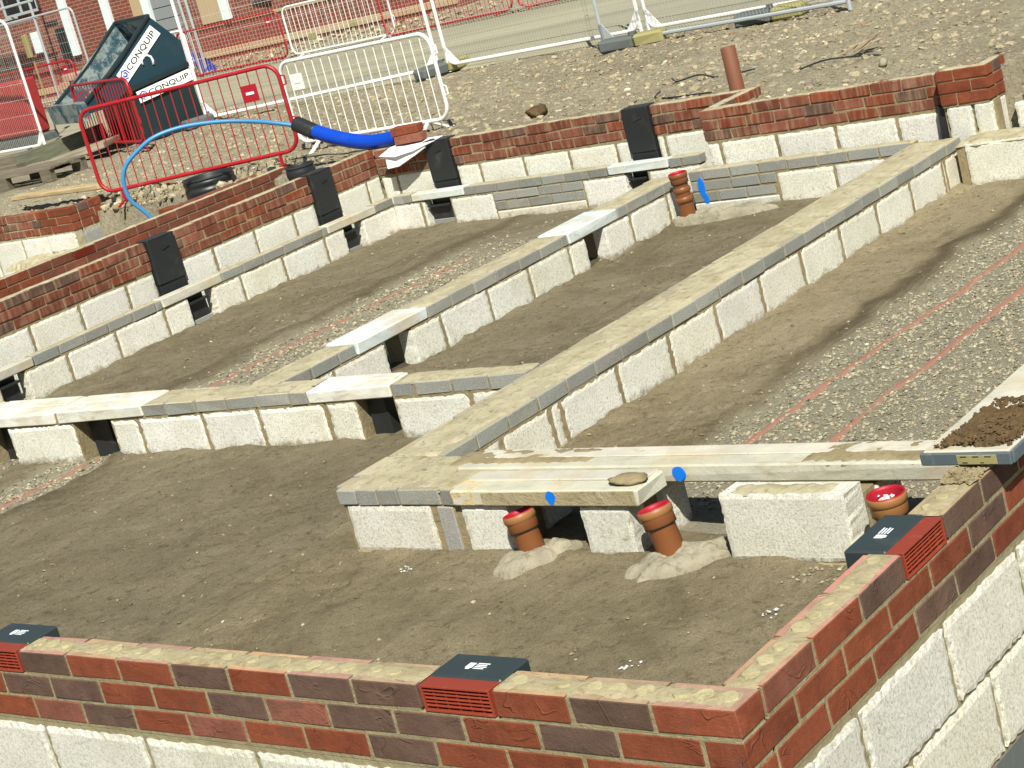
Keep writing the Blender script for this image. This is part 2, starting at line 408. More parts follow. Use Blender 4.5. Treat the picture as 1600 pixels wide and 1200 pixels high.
WORLD = Run((0, 0), 0, 1)     # s = x, t = +y (t counts away from the viewer), z
def wbox(mb, x0, x1, y0, y1, z0, z1, col=(1, 1, 1, 1), ch=.004, j=0): cbox(mb, WORLD, x0, x1, y0, y1, z0, z1, col, ch, j)

ICO = None
def stone_mesh(mb, p, r, col, sq=.7, detail=0):
    global ICO
    if ICO is None:
        bm = bmesh.new(); bmesh.ops.create_icosphere(bm, subdivisions=1, radius=1)
        v = [x.co.copy() for x in bm.verts]; f = [tuple(y.index for y in x.verts) for x in bm.faces]; bm.free(); 
        o = [Vector(x) for x in ((1, 0, 0), (-1, 0, 0), (0, 1, 0), (0, -1, 0), (0, 0, 1), (0, 0, -1))]
        of = [(0, 2, 4), (2, 1, 4), (1, 3, 4), (3, 0, 4), (2, 0, 5), (1, 2, 5), (3, 1, 5), (0, 3, 5)]
        ICO = ((o, of), (v, f))
    v, f = ICO[detail]
    rx, ry, rz = r * random.uniform(.7, 1.3), r * random.uniform(.7, 1.3), r * sq * random.uniform(.6, 1.2)
    e = Matrix.Rotation(random.uniform(0, 6.3), 3, 'Z') @ Matrix.Rotation(jit(.5), 3, 'X')
    mb.add([Vector(p) + e @ Vector((a.x * rx * random.uniform(.75, 1.2), a.y * ry * random.uniform(.75, 1.2), a.z * rz * random.uniform(.75, 1.2))) for a in v], f, col)

def vary(c, a=.12):
    k = 1 + jit(a); return (c[0] * k * (1 + jit(.02)), c[1] * k, c[2] * k * (1 + jit(.035)), 1)

RED = (.205, .057, .028, 1); PURP = (.118, .072, .053, 1); PINKED = (.225, .085, .055, 1); SALMON = (.44, .265, .17, 1)
BLK = (.84, .84, .755, 1); GREYC = (.255, .262, .235, 1); LINT = (.56, .54, .445, 1); DULL = (.175, .062, .038, 1)

# ------------------------------------------------------------------ ground
def sstep(a, b, x):
    t = max(0, min(1, (x - a) / (b - a))); return t * t * (3 - 2 * t)
ZOUT = -.17
def zground(x, y):
    n = .035 * mn.noise((x * .9, y * .9, 1)) + .022 * mn.noise((x * 2.7, y * 2.7, 4)) + .012 * mn.noise((x * 8, y * 8, 9))
    if -16 < x < 0 and 8 < y < 14: n += .020 * mn.noise((x * 13, y * 13, 19)) + .014 * mn.noise((x * 27, y * 27, 29)) * (1 + mn.noise((x, y, 3)))
    if x > .6 or y < -.5: return -1.02 + n
    yb = 8.66 if x < -5.08 else 8.10
    if y > yb + .04 or x < -16.5:
        z = ZOUT + n
        z += .05 * sstep(-4.6, -2.6, x) * sstep(10.5, 8.6, y)          # bank beside the far pier
        z += .06 * math.exp(-((x + 13.2) ** 2 + (y - 9.9) ** 2) / 1.2)
        if y > 13.7: z = ZOUT + n * max(0, 1 - (y - 13.7) / .5) - .02
        return z
    if x > -8.9: return -.98
    if x > -9.9: return -.55 + n if y < 8.5 else ZOUT + n
    if x > -10.06: return -.9
    if y > 8.3 or x < -16: return ZOUT + n
    return -.62 + n
def rng(a, b, st): 
    k = int(round((b - a) / st)); return [a + (b - a) * i / k for i in range(k + 1)]
xs = [-400, -200, -110, -70, -48, -36, -28] + rng(-22, -15.6, .1) + rng(-15.55, -1, .042) + [-.4, 0, .3, .6, .7, 2, 5, 12, 30, 80, 200, 400]
ys = [-400, -150, -60, -25, -10, -4, -.6, -.4, 0, 2, 5, 7.5] + rng(8, 13.8, .04) + [14.2, 16, 20, 26, 36, 60, 110, 220, 420]
mb = MB(); nx, ny = len(xs), len(ys)
mb.add([(x, y, zground(x, y)) for x in xs for y in ys], [(i * ny + j, (i + 1) * ny + j, (i + 1) * ny + j + 1, i * ny + j + 1) for i in range(nx - 1) for j in range(ny - 1)])
tag(mb.build("rubble_ground", M['rubble'], smooth=True, recalc=False), kind="structure")

# house floor: sand with gravel strips
def gmask(x, y):
    w1 = .12 * mn.noise((x * 1.3, y * 1.3, 11)) + .07 * mn.noise((x * 5, y * 5, 3))
    g = 0.0; wet = 0.0
    if x > -3.2 and y > 2.5:
        w1 *= .6; g = sstep(-2.55, -2.37, x + w1); wet = math.exp(-((x + w1 * 1.3 + 2.53) / .075) ** 2) * (.35 + .4 * sstep(4, 5, y))
    elif x < -5.3 and y > 3.6:
        g = sstep(-7.18, -7.02, x + w1) * (1 - sstep(-6.42, -6.28, x + w1)) * (1 - .8 * sstep(7.2, 8.0, y + w1))
        wet = math.exp(-((x + w1 + 7.22) / .08) ** 2) * .4 + .7 * sstep(-6.25, -6.1, x + w1)
    elif y < 3.6:
        g = sstep(-7.0, -6.9, x + w1) * (1 - sstep(-6.45, -6.33, x + w1)) + sstep(-7.15, -7.3, x + w1) * sstep(2.9, 3.3, y) * .6
        wet = math.exp(-((x + w1 + 6.3) / .06) ** 2) * .3
    return min(1, g), min(.9, wet)
def zsand(x, y):
    g, wt = gmask(x, y)
    n = .016 * mn.noise((x * 1.1, y * 1.1, 2)) + .008 * mn.noise((x * 3.1 + y, y * 3.1 - x, 6)) + .0045 * mn.noise((x * 11, y * 11, 8)) + .0025 * mn.noise((x * 27, y * 27, 5))
    u, v = x * .8 + y * .6, y * .8 - x * .6
    k = max(0, mn.noise((x * .7, y * .7, 77)) + .25)
    n -= .018 * k * max(0, 1 - abs(mn.noise((u * 1.2, v * 4.2, 31))) * 9) + .010 * max(0, 1 - abs(mn.noise((u * 5, v * 2.1, 51))) * 11) * k
    n += .012 * max(0, mn.noise((u * 1.6, v * 6.5, 13)))
    sp = 0
    if y < 2.29 and x < -1: sp = max(sp, 1 - abs(y - 2.27) / .10) if -3.5 < x < -1.05 else sp
    if x < -3.5: sp = max(sp, 1 - abs(y - (3.485 + .08 * (x + 6))) / .09)
    if y > 2.6: sp = max(sp, 1 - abs(x + 3.165) / .10)
    if y > 3.7: sp = max(sp, 1 - abs(x + 5.22) / .10, 1 - abs(x + 8.49) / .09)
    n += max(0, sp) * .028 * (mn.noise((x * 4, y * 4, 44)) + .25 + .5 * mn.noise((x * 14, y * 14, 45)))
    return -.742 + n - .028 * g + .018 * wt + (.018 if (y < 3.2 and x > -3.6) else 0)
mb = MB(); xs = rng(-8.72, -.02, .024); ys = rng(.02, 8.6, .024); nx, ny = len(xs), len(ys)
vs = [(x, y, zsand(x, y)) for x in xs for y in ys]
fs = [(i * ny + j, (i + 1) * ny + j, (i + 1) * ny + j + 1, i * ny + j + 1) for i in range(nx - 1) for j in range(ny - 1)]
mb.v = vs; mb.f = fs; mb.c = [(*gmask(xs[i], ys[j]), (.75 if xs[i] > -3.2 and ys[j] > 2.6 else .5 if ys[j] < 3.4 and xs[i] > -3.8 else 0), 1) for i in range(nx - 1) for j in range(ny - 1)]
tag(mb.build("sand_floor", M['sand'], smooth=True, recalc=False, attr="mask"), kind="structure")

def scol():
    k = random.random()
    if k < .6: c = (.32, .30, .215, 1)
    elif k < .78: c = (.37, .345, .25, 1)
    elif k < .9: c = (.17, .155, .11, 1)
    elif k < .985: c = (.33, .26, .18, 1)
    else: c = (.50, .47, .38, 1)
    return vary(c, .25)
mb = MB()
def scatter(x0, x1, y0, y1, n, rmin, rmax):
    for _ in range(n):
        x = random.uniform(x0, x1); y = random.uniform(y0, y1)
        if random.random() < gmask(x, y)[0] ** 2:
            r = rmin + (rmax - rmin) * random.random() ** 2.2
            stone_mesh(mb, (x, y, zsand(x, y) + r * .25), r, scol())
scatter(-2.8, -.6, 2.75, 7.8, 26000, .005, .0135)
scatter(-7.3, -6.1, 3.75, 8.3, 8000, .006, .0165)
scatter(-7.6, -6.2, .9, 3.5, 5500, .006, .0165)
tag(mb.build("gravel", M['stone'], recalc=False), "loose grey gravel strips lying between the sand beds", "gravel", kind="stuff")

# stones and rubble on the outer ground
mb = MB()
def rcol():
    k = random.random()
    c = (.36, .315, .21, 1) if k < .62 else (.47, .43, .31, 1) if k < .74 else (.25, .21, .135, 1) if k < .94 else (.30, .29, .24, 1) if k < .985 else (.30, .15, .09, 1)
    return vary(c, .25)
for _ in range(22000):
    x = random.uniform(-15.5, -1.2); y = random.uniform(8.25, 13.9)
    if y < (8.78 if x < -5.0 else 8.22): continue
    if mn.noise((x * .8, y * .8, 50)) < -.22 and random.random() < .7: continue
    r = .006 + .026 * random.random() ** 5
    stone_mesh(mb, (x, y, zground(x, y) + r * .05), r, rcol(), .7, 0 if r < .022 else 1)
for _ in range(900):
    x = random.uniform(-13, -1.5); y = random.uniform(8.9, 13.5); r = random.uniform(.02, .055)
    stone_mesh(mb, (x, y, zground(x, y) - r * .1), r, vary((.33, .29, .195, 1), .18), .55, 1)
for _ in range(900):                                          # coarser pieces beyond the left wall
    x = random.gauss(-11.3, .9); y = random.gauss(8.5, .35)
    if y < 8.3 or x > -10.1: continue
    r = .010 + .05 * random.random() ** 3
    stone_mesh(mb, (x, y, zground(x, y) + r * .3), r, rcol(), .8, 1)
for _ in range(900):
    x = random.uniform(-30, -18); y = random.uniform(20.6, 23.6)
    r = .015 + .06 * random.random() ** 3
    stone_mesh(mb, (x, y, ZOUT + r * .2), r, rcol(), .8, 0)
tag(mb.build("rubble", M['stone'], recalc=False), "scattered stones and broken rubble on the bare earth behind the foundations", "rubble", kind="stuff")

# concrete road behind the fence
mb = MB(); rx = rng(-60, 10, .8); ry = [14.05, 14.25] + rng(14.6, 19.6, .5) + [19.9]
mb.add([(x, y + (.09 * mn.noise((x * .9, 3, 1)) if y < 14.2 or y > 19.8 else 0), (ZOUT + .03 + .012 * mn.noise((x * .4, y * .9, 2))) if 14.1 < y < 19.8 else ZOUT - .05) for x in rx for y in ry],
       [(i * len(ry) + j, (i + 1) * len(ry) + j, (i + 1) * len(ry) + j + 1, i * len(ry) + j + 1) for i in range(len(rx) - 1) for j in range(len(ry) - 1)])
tag(mb.build("road", M['road'], smooth=True, recalc=False), kind="structure")

# red marker tapes half buried in the gravel
def tape(x, y0, y1, w, bend, label, vis=.0):
    mb = MB(); ys = rng(y0, y1, .05); vs = []
    for y in ys:
        ww = w * (.75 + .5 * mn.noise((y * 1.7, x, 0))) ; cx = x + bend * (y - y0) + .012 * mn.noise((y * 1.1, x * 3, 2))
        for k, f in enumerate((-1, -.4, .4, 1)):
            vs.append((cx + f * ww / 2, y, zsand(cx, y) + (.0085 if k in (1, 2) else -.003) + .006 * mn.noise((y * 4, f, x))))
    fs = [(i * 4 + k, i * 4 + k + 1, i * 4 + k + 5, i * 4 + k + 4) for i in range(len(ys) - 1) for k in range(3)]
    mb.add(vs, fs); tag(mb.build("marker_tape", M['tape'], recalc=False), label, "tape", "red marker tapes on the gravel")
tape(-2.26, 2.75, 7.6, .055, .028, "red marker tape in the right hand gravel bed, nearer the long block wall")
tape(-1.83, 2.75, 7.6, .062, .004, "red marker tape in the right hand gravel bed, nearer the front corner")
tape(-6.92, 4.4, 7.3, .05, .02, "red marker tape in the back left gravel strip behind the cross wall")
tape(-6.62, 1.2, 3.5, .06, .0, "red marker tape in the gravel strip at the left edge, before the cross wall")
tape(-7.42, 2.4, 3.4, .07, .0, "short red tape end showing at the left edge under the white lintel gap")

# ------------------------------------------------------------------ front corner wall
t_ = thing("corner_brick_wall", "foreground red and purple brick corner wall on white blocks with mortared top", "brick wall", (0, 0, -1.0), world_parts=True)
FR = Run((0, 0), math.pi, -1)       # s runs to -x, face toward -y
RR = Run((0, 0), math.pi / 2, 1)    # s runs to +y, face toward +x
br = MB(); mo = MB(); bl = MB(); tp = MB(); plug = MB()
VF = [(.67, .895), (2.47, 2.695), (4.27, 4.495)]; VR = [(.7825, 1.0075), (2.5825, 2.8075)]
palF = {0: "RRPRRPPVRRPRRPRRV", 1: "hRPRPPKPRRPPRRPPR", 2: "RRKPRRPKRRRRPKRRR"}
palR = {0: "hKRPVPPRRPRRPRRPR", 1: "RRRRRPRRPRRRPRRPR", 2: "hRRRPPRRPRPRRRPRR"}
SH = {'R': RED, 'P': PURP, 'K': PINKED, 'V': RED, 'h': RED}
# explicit rows of the visible stretch (corner outwards)
frontrow = {0: "RPRVPPRPRRPRVRRPRRPR", 1: "RRPRPPKPRRPPRRPRRPRRP", 2: "RRRRPRRKRPKRRRPRRPRRR"}
rightrow = {0: "RKRPVPPRRPRRPRRPRRPRRPRRRPRRPRRRRPRR", 1: "RRRRRPRPRRRPRRPRRPRRPRRPRRRPRRPRRRR", 2: "RRRRPPRRPRRPRRRPRRPRRPRRPRRRPRPRRRP"}
def in_v(a, b, V): return any(a < v1 - .02 and b > v0 + .02 for v0, v1 in V)
for run, row, L, V in ((FR, frontrow, 8.6, VF), (RR, rightrow, 7.6, VR)):
    for k in range(3):
        z1 = -.075 * k; z0 = z1 - .065
        front = run is FR
        stretcher_first = (k % 2 == 0) == front
        s = 0.0 if stretcher_first else 0.0; i = 0
        if not front: s = .0
        first = .215 if stretcher_first else .1025
        while s < L:
            ln = first if i == 0 else .215
            a, b = s, min(s + ln, L)
            if i == 0 and ((front and not stretcher_first) or (not front and not stretcher_first)):
                # the header is the end of the other run's stretcher: skip, it is drawn there
                s += ln + .01; i += 1; continue
            if not (k == 0 and in_v(a, b, V)):
                c = SH[row[k][i % len(row[k])]]
                cbox(br, run, a + .001, b - .001, 0, .1025, z0 + .001, z1 - (.001 if k else 0), vary(c, .14), .0022, .0015)
            s += ln + .01; i += 1
    a0 = .11 if run is RR else 0.003
    segs = []; p = a0
    for v0, v1 in V + [(L, L)]:
        segs.append((p, v0 - .012)); p = v1 + .012
    for a, b in segs:                                    # mortar core, recessed behind the face
        if b > a: cbox(mo, run, a + .002, b, .0028, .0985, -.072, -.002, ch=.001)
    cbox(mo, run, a0, L, .003, .099, -.226, -.072, ch=.001)
    # mortar bed on top, plugged perforations
    for a, b in segs:
        sheet(tp, run, a + (.014 if run is FR and a < .1 else -.008), b + .012, .013 if run is FR else .010, .090, .0032, .0035, .014, .008, .005, freq=16)
    s = .0 if run is FR else .112; i = 0
    while s < L:
        ln = .215
        if not in_v(s, s + ln, V):
            if s < 4:
                for q in range(3):
                    if random.random() < .15: continue
                    cx = s + .043 + .064 * q + jit(.006); r = .0215 * random.uniform(.8, 1.1); vs = []
                    h = random.choice((.0045, .0055, .006, .007))
                    tl = jit(.004)
                    for kk in range(14):
                        aa = 2 * math.pi * kk / 14; vs.append(run(cx + r * 1.0 * math.cos(aa) + jit(.001), .053 + r * .95 * math.sin(aa) + jit(.001), h + tl * math.sin(aa)))
                    vs += [run(cx + (r + .003) * math.cos(2 * math.pi * kk / 14), .053 + (r + .003) * math.sin(2 * math.pi * kk / 14), -.002) for kk in range(14)]
                    plug.add(vs, [tuple(range(14))] + [(kk, (kk + 1) % 14, 14 + (kk + 1) % 14, 14 + kk) for kk in range(14)])
        s += ln + .01; i += 1
    # white blocks below
    for r_i, (zt_, off) in enumerate(((-.240, .205 if run is FR else -.01), (-.465, 0.0 if run is FR else .17))):
        s = off - .45; 
        while s < L:
            a, b = max(s + .009, 0.0), min(s + .441, L)
            if b - a > .06: rough_block(bl, run, a, b, -.008, .09, zt_ - .213, zt_, vary(BLK, .05), .009, .016, .006)
            s += .45
    cbox(mo, run, a0 if run is RR else .012, L, .004, .09, -.70, -.227, ch=.001)
br_o = br.build("brickwork", M['brick'], t_); mo.build("mortar_joints", M['mortar_grey'], t_)
bl.build("blockwork", M['block'], t_); tp.build("mortar_bed", M['topbed'], t_, True, False); plug.build("mortar_plugs", M['core'], t_, False)
mb = MB()
for run, L in ((FR, 8.6), (RR, 7.6)):
    s = 0.11 if run is RR else 0
    while s < L:
        cbox(mb, run, s, min(s + .44, L), .0, .1, -.905, -.69, vary((.9, .9, .9, 1), .2), .006, .003); s += .45
mb.build("footing_blocks", M['dense'], t_)
# salmon edges on the brick tops
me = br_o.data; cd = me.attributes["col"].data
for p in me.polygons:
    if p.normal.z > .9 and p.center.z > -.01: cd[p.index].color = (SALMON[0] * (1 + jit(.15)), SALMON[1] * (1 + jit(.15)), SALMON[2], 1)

def air_brick(run, v0, v1):
    g = MB(); a, b = v0 + .004, v1 - .004
    cbox(g, run, a, b, .0, .052, -.006, .0, ch=.001); cbox(g, run, a, b, .0, .05, -.069, -.063, ch=.001)
    cbox(g, run, a, a + .006, .0, .05, -.063, -.006, ch=.001); cbox(g, run, b - .006, b, .0, .05, -.063, -.006, ch=.001)
    for i in range(5):
        z = -.0145 - .0098 * i; cbox(g, run, a + .006, b - .006, .003 + .001 * (i % 2), .03, z - .0026, z + .0018, ch=.0012)
    for i in range(1, 6):
        s = a + (b - a) * i / 6; cbox(g, run, s - .0018, s + .0018, .006, .03, -.063, -.006, ch=.0006)
    cbox(g, run, a + .006, b - .006, .036, .040, -.063, -.006, ch=.0006)
    o = g.build("air_brick", M['terra'], t_)
    d = MB(); cbox(d, run, a - .003, b + .003, .045, .160, -.066, .0045, ch=.005); d.build("duct", M['duct'], o)
    pr = MB(); m = (a + b) / 2; sg = 1 if run is RR else -1
    def mk(s0, s1, t0, t1): cbox(pr, run, min(m + sg * s0, m + sg * s1), max(m + sg * s0, m + sg * s1), t0, t1, .0046, .0053, ch=.0001)
    mk(-.034, -.014, .092, .116); mk(-.030, -.018, .086, .0915)
    for q in range(4): mk(-.008, .028 - .004 * (q % 2), .113 - .008 * q, .117 - .008 * q)
    pr.build("printed_mark", M['print'], o)
for v in VF[:2]: air_brick(FR, *v)
air_brick(RR, *VR[0])

# ------------------------------------------------------------------ slab with mud on the right wall
t_ = thing("concrete_slab", "pale slab with dark taped edge and yellow sticker lying across the right brick wall", "slab", (-.06, 1.3, .012), world_parts=True)
mb = MB(); wbox(mb, -.185, .058, 1.305, 3.4, .018, .052, LINT, .004, .002); mb.build("slab_body", M['lintel'], t_)
mb = MB(); wbox(mb, -.190, .064, 1.292, 1.304, .016, .050, ch=.003); wbox(mb, .059, .067, 1.304, 3.4, .016, .050, ch=.003); mb.build("edge_strip", M['slate'], t_)
mb = MB(); wbox(mb, -.085, .026, 1.2895, 1.2925, .020, .046, ch=.001); o = mb.build("sticker", M['yellow'], t_)
mb = MB()
for i in range(3): wbox(mb, -.074 + .034 * i, -.056 + .034 * i, 1.2885, 1.290, .040, .0425, ch=.0003)
wbox(mb, -.07, -.055, 1.2885, 1.290, .024, .0265, ch=.0003); wbox(mb, -.02, -.01, 1.2885, 1.290, .024, .026, ch=.0003)
mb.build("sticker_marks", M['black'], o)
mb = MB(); sheet(mb, Run((-.15, 1.325), 0, 1), .0, .195, .0, .27, .062, .012, .014, .02, .014, (.5, .5, .5, 1), 30)
for _ in range(900):
    x = random.uniform(-.16, .05); y = 1.325 + .36 * random.random() ** .9
    h = .022 * (1 - abs(x + .04) / .16) * max(.0, 1 - (y - 1.32) / .45)
    r = random.uniform(.003, .009); stone_mesh(mb, (x + (y - 1.32) * .05, y, .053 + h * random.random() + .001), r, vary((.5, .5, .5, 1), .3), .7, 1 if r > .008 else 0)
tag(mb.build("soil_heap", M['soil'], recalc=False), "heap of wet brown soil crumbs lying on the pale slab at right", "soil", kind="stuff")
mb = MB()
for _ in range(240):
    x = random.uniform(-.10, -.005); y = random.uniform(1.20, 1.31); r = random.uniform(.004, .011)
    stone_mesh(mb, (x, y, .005 + r * .3), r, vary((.8, .8, .8, 1), .2), .6, 0)
tag(mb.build("mortar_crumbs", M['mortar'], recalc=False), "loose mortar crumbs on the right wall top under the muddy slab", "crumbs", kind="stuff")

# ------------------------------------------------------------------ sleeper walls
ZT = -.46
def coursing(mb, run, s0, s1, t0, t1, z1=ZT, first=.215, pat=None, col=GREYC, tops=None):
    s = s0; i = 0
    while s < s1 - .03:
        ln = pat[i] if pat and i < len(pat) else (first if i == 0 else .215)
        b = min(s + ln, s1); cbox(mb, run, s, b, t0 + jit(.003), t1, z1 - .066 + jit(.001), z1 + jit(.002), vary(col, .18), .0035, .0022); s += ln + .011; i += 1
def blocks(mb, run, segs, t0, t1, z0=-.80, z1=ZT - .078, rag=.007, col=BLK):
    for a, b in segs: rough_block(mb, run, a + .0025, b - .0025, t0, t1, z0, z1 + jit(.003), vary(col, .06), rag)
def joints(a, b, ph, L=.45):
    """block segments between a and b with joints at ph + k*L"""
    js = [a]; k = math.ceil((a - ph) / L); 
    while ph + k * L < b - .02:
        if ph + k * L > a + .02: js.append(ph + k * L)
        k += 1
    js.append(b); return [(p + .009, q - .009) for p, q in zip(js[:-1], js[1:])]
def seat(mb, run, s0, s1, t0, t1, z0=-.80, z1=ZT - .005):        # mortar behind the face
    cbox(mb, run, s0, s1, t0, t1, z0, z1, ch=.002)

# W1: long wall
W1 = Run((-3.165, 2.30), math.pi / 2, 1)
t_ = thing("long_sleeper_wall", "long thick block wall running from the front pipes to the far brick wall", "block wall", (-3.3, 5, -.8), world_parts=True)
b_, c_, m_, tp = MB(), MB(), MB(), MB(); L = 5.55
segs = [(.37, .72), (.74, 1.085), (1.10, 1.17), (1.19, 1.19 + .445)] + joints(1.645, 5.27, 1.645) + [(5.285, L)]
blocks(b_, W1, segs, 0, .1); blocks(b_, W1, joints(.02, L, .3), .225, .32)
coursing(c_, W1, .36, L, -.002, .1); coursing(c_, W1, .02, L, .22, .322, first=.1)
seat(m_, W1, .02, L, .004, .31)
sheet(tp, W1, .34, L, .012, .312, ZT + .002, .007, .025, .012, .016)
b_.build("blockwork", M['block'], t_); c_.build("coursing_bricks", M['coursing'], t_); m_.build("mortar_joints", M['mortar'], t_); tp.build("mortar_topping", M['topping'], t_, True, False)

# S1: front wall over the pipes
S1 = Run((-3.45, 2.275), 0, 1)
t_ = thing("front_sleeper_wall", "front block wall with two pale lintels and blue paint spots over the drain pipes", "block wall", (-2.2, 2.4, -.8), world_parts=True)
b_, c_, m_, tp = MB(), MB(), MB(), MB()
coursing(c_, S1, .0, .64, 0, .1, pat=[.105, .107, .103, .215]); coursing(c_, S1, .0, .3, .11, .33)
blocks(b_, S1, [(.03, .50), (.66, .90), (1.25, 1.48)], 0, .1, -.735, -.53)
blocks(b_, S1, [(.03, .50), (.66, .90)], .215, .38); blocks(b_, S1, [(1.25, 1.48), (1.92, 2.40)], .22, .38)
rough_block(b_, S1, 1.895, 2.40, -.015, .11, -.728, -.478, vary(BLK, .02), .008, .016, .005)
cbox(c_, S1, .535, .615, .002, .1, -.74, -.535, (.30, .30, .28, 1), .004, .003)
seat(m_, S1, .012, .88, .012, .30, -.78, -.53); seat(m_, S1, .012, .62, .010, .33, -.6, ZT - .004); seat(m_, S1, 1.28, 1.45, .02, .36, -.78, -.535); seat(m_, S1, 1.93, 2.38, .10, .36, -.78, -.535)
cbox(m_, S1, .0, .98, -.01, .12, -.76, -.728, ch=.004); cbox(m_, S1, 1.90, 2.38, -.02, .1, -.76, -.731, ch=.004)
sheet(tp, S1, .01, .66, .008, .38, ZT + .002, .006, .022, .012, .014); sheet(tp, S1, .62, 1.45, .175, .215, ZT - .002, .006, .02, .006, .012)
sheet(tp, S1, 1.93, 2.33, -.005, .085, -.472, .008, .018, .012, .01)
b_.build("blockwork", M['block'], t_); c_.build("coursing_bricks", M['coursing'], t_); m_.build("mortar_joints", M['mortar'], t_); tp.build("mortar_topping", M['topping'], t_, True, False)
def lintel(run, s0, s1, t0, t1, z1=ZT + .002, h=.067, col=LINT, par=None, groove=True):
    mb = MB(); cbox(mb, run, s0, s1, t0, t1, z1 - h, z1, vary(col, .05), .007, .004)
    if groove: cbox(mb, run, s0 + .02, s1 - .02, t0 + (t1 - t0) * .48, t1 - .008, z1 - .004, z1 + .006, vary(col, .05), .004, .002)
    return mb.build("lintel", M['lintel'], par or t_)
l1 = lintel(S1, .645, 1.545, -.012, .185); l1['label'] = "nearer shorter lintel with a yellowed left end"
mb = MB(); cbox(mb, S1, .80, 1.535, -.0155, -.011, ZT - .060, ZT - .004, ch=.001, j=.002); mb.build("mortar_smear", M['topbed'], l1)
mb = MB(); cbox(mb, S1, .640, .765, -.0165, .10, ZT - .066, ZT + .004, ch=.008, j=.004); mb.build("stained_end", mk_mortar("yellow_stained_concrete", (.50, .40, .20, 1), (.60, .52, .33, 1), (.45, .34, .16, 1), .6), l1)
l2 = lintel(S1, .50, 3.27, .205, .405, ZT + .006)
l2['label'] = "rear longer lintel with sand smears"
def spray(run, s, z, w, h, t, par):
    mb = MB(); n = 18; vs = []
    for k in range(n):
        a = 2 * math.pi * k / n; r = 1 + .16 * mn.noise((s * 9 + math.cos(a), math.sin(a), z)); vs.append(run(s + w * r * math.cos(a) * (1 if math.sin(a) > -.2 else .8), t, z + h * r * math.sin(a)))
    vs += [run(s + w * math.cos(2 * math.pi * k / n), t + .004, z + h * math.sin(2 * math.pi * k / n)) for k in range(n)]
    mb.add(vs, [tuple(range(n))] + [(k, (k + 1) % n, n + (k + 1) % n, n + k) for k in range(n)]); mb.build("paint_mark", M['bluespray'], par)
spray(S1, 1.145, ZT - .028, .024, .026, -.0180, l1); spray(S1, 1.595, ZT - .024, .030, .029, .1975, l2)
mb = MB()
sheet(mb, S1, 2.1, 2.65, .21, .40, ZT + .012, .006, .018, .02, .012); sheet(mb, S1, 2.75, 3.2, .24, .41, ZT + .012, .005, .018, .02, .012); sheet(mb, S1, .42, 1.15, .24, .40, ZT + .012, .005, .018, .02, .012)
tag(mb.build("sandy_mortar", M['mortar'], smooth=True, recalc=False), "sandy mortar smeared over the rear lintel of the front block wall", "mortar", kind="stuff")

def lump(name, label, cat, p, r, mat, sq=(1, 1, .5), seed=0, group=None, amp=.28):
    bm = bmesh.new(); bmesh.ops.create_icosphere(bm, subdivisions=3, radius=1)
    for v in bm.verts:
        k = 1 + amp * mn.noise(v.co * 1.5 + Vector((seed, 0, 0))) + amp * .5 * mn.noise(v.co * 4 + Vector((0, seed, 0)))
        v.co = Vector((v.co.x * sq[0], v.co.y * sq[1], v.co.z * sq[2])) * k * r
    me = bpy.data.meshes.new(name); bm.to_mesh(me); bm.free(); me.materials.append(mat)
    a = me.attributes.new("col", 'FLOAT_COLOR', 'FACE'); a.data.foreach_set("color", [.35, .30, .21, 1] * len(me.polygons))
    me.polygons.foreach_set("use_smooth", [True] * len(me.polygons))
    o = bpy.data.objects.new(name, me); COL.objects.link(o); o.location = p; o.rotation_euler[2] = seed; tag(o, label, cat, group); return o
lump("mortar_lump", "rounded tan lump of dried mortar resting on the nearer lintel end", "lump", (-1.975, 2.335, ZT + .016), .075, M['mortar'], (1.1, .6, .24), 0.1)

# W2: cross wall
W2 = Run((-3.52, 3.683), math.pi + math.atan(.08), -1, taper=.33)
t_ = thing("cross_sleeper_wall", "low cross wall of white blocks with white lintels over two black gaps", "block wall", (-5.5, 3.5, -.8), world_parts=True)
b_, c_, m_, tp = MB(), MB(), MB(), MB()
X = lambda x: (-3.52 - x) / math.cos(math.atan(.08))
Tb = .14
segs = [(X(-3.86), X(-4.32) - .0), (X(-3.55), X(-3.85) - .01)] + [(X(-4.57), X(-4.77) - .006), (X(-4.785), X(-5.235)), (X(-5.25), X(-5.64)), (X(-5.655), X(-6.13)), (X(-6.145), X(-6.35)), (X(-6.66), X(-7.22)), (X(-7.45), X(-7.9)), (X(-7.91), X(-8.36))]
blocks(b_, W2, segs, 0, .062); blocks(b_, W2, [s for s in segs], .075, Tb)
for a, b in segs: seat(m_, W2, min(a, b) - .002, max(a, b) + .004, .0045, Tb - .006)
for a, b in ((X(-3.55), X(-4.32)), (X(-4.57), X(-6.35)), (X(-6.66), X(-7.22)), (X(-7.45), X(-8.36))): cbox(m_, W2, a + .012, b - .012, .008, Tb - .008, -.8, ZT - .07, ch=.002)
coursing(c_, W2, X(-3.50), X(-4.31), 0, .062); coursing(c_, W2, X(-3.50), X(-4.31), .072, Tb, first=.1)
coursing(c_, W2, X(-4.88), X(-6.07), 0, .062, pat=[.11]); coursing(c_, W2, X(-4.88), X(-6.07), .072, Tb, first=.1)
cbox(m_, W2, X(-3.5), X(-4.31), .01, Tb - .01, -.535, ZT - .005, ch=.002); cbox(m_, W2, X(-4.88), X(-6.07), .01, Tb - .01, -.535, ZT - .005, ch=.002)
sheet(tp, W2, X(-3.5), X(-4.30), .006, Tb - .006, ZT + .005, .004, .02, .008, .012); sheet(tp, W2, X(-4.9), X(-6.05), .006, Tb - .006, ZT + .002, .006, .02, .008, .012)
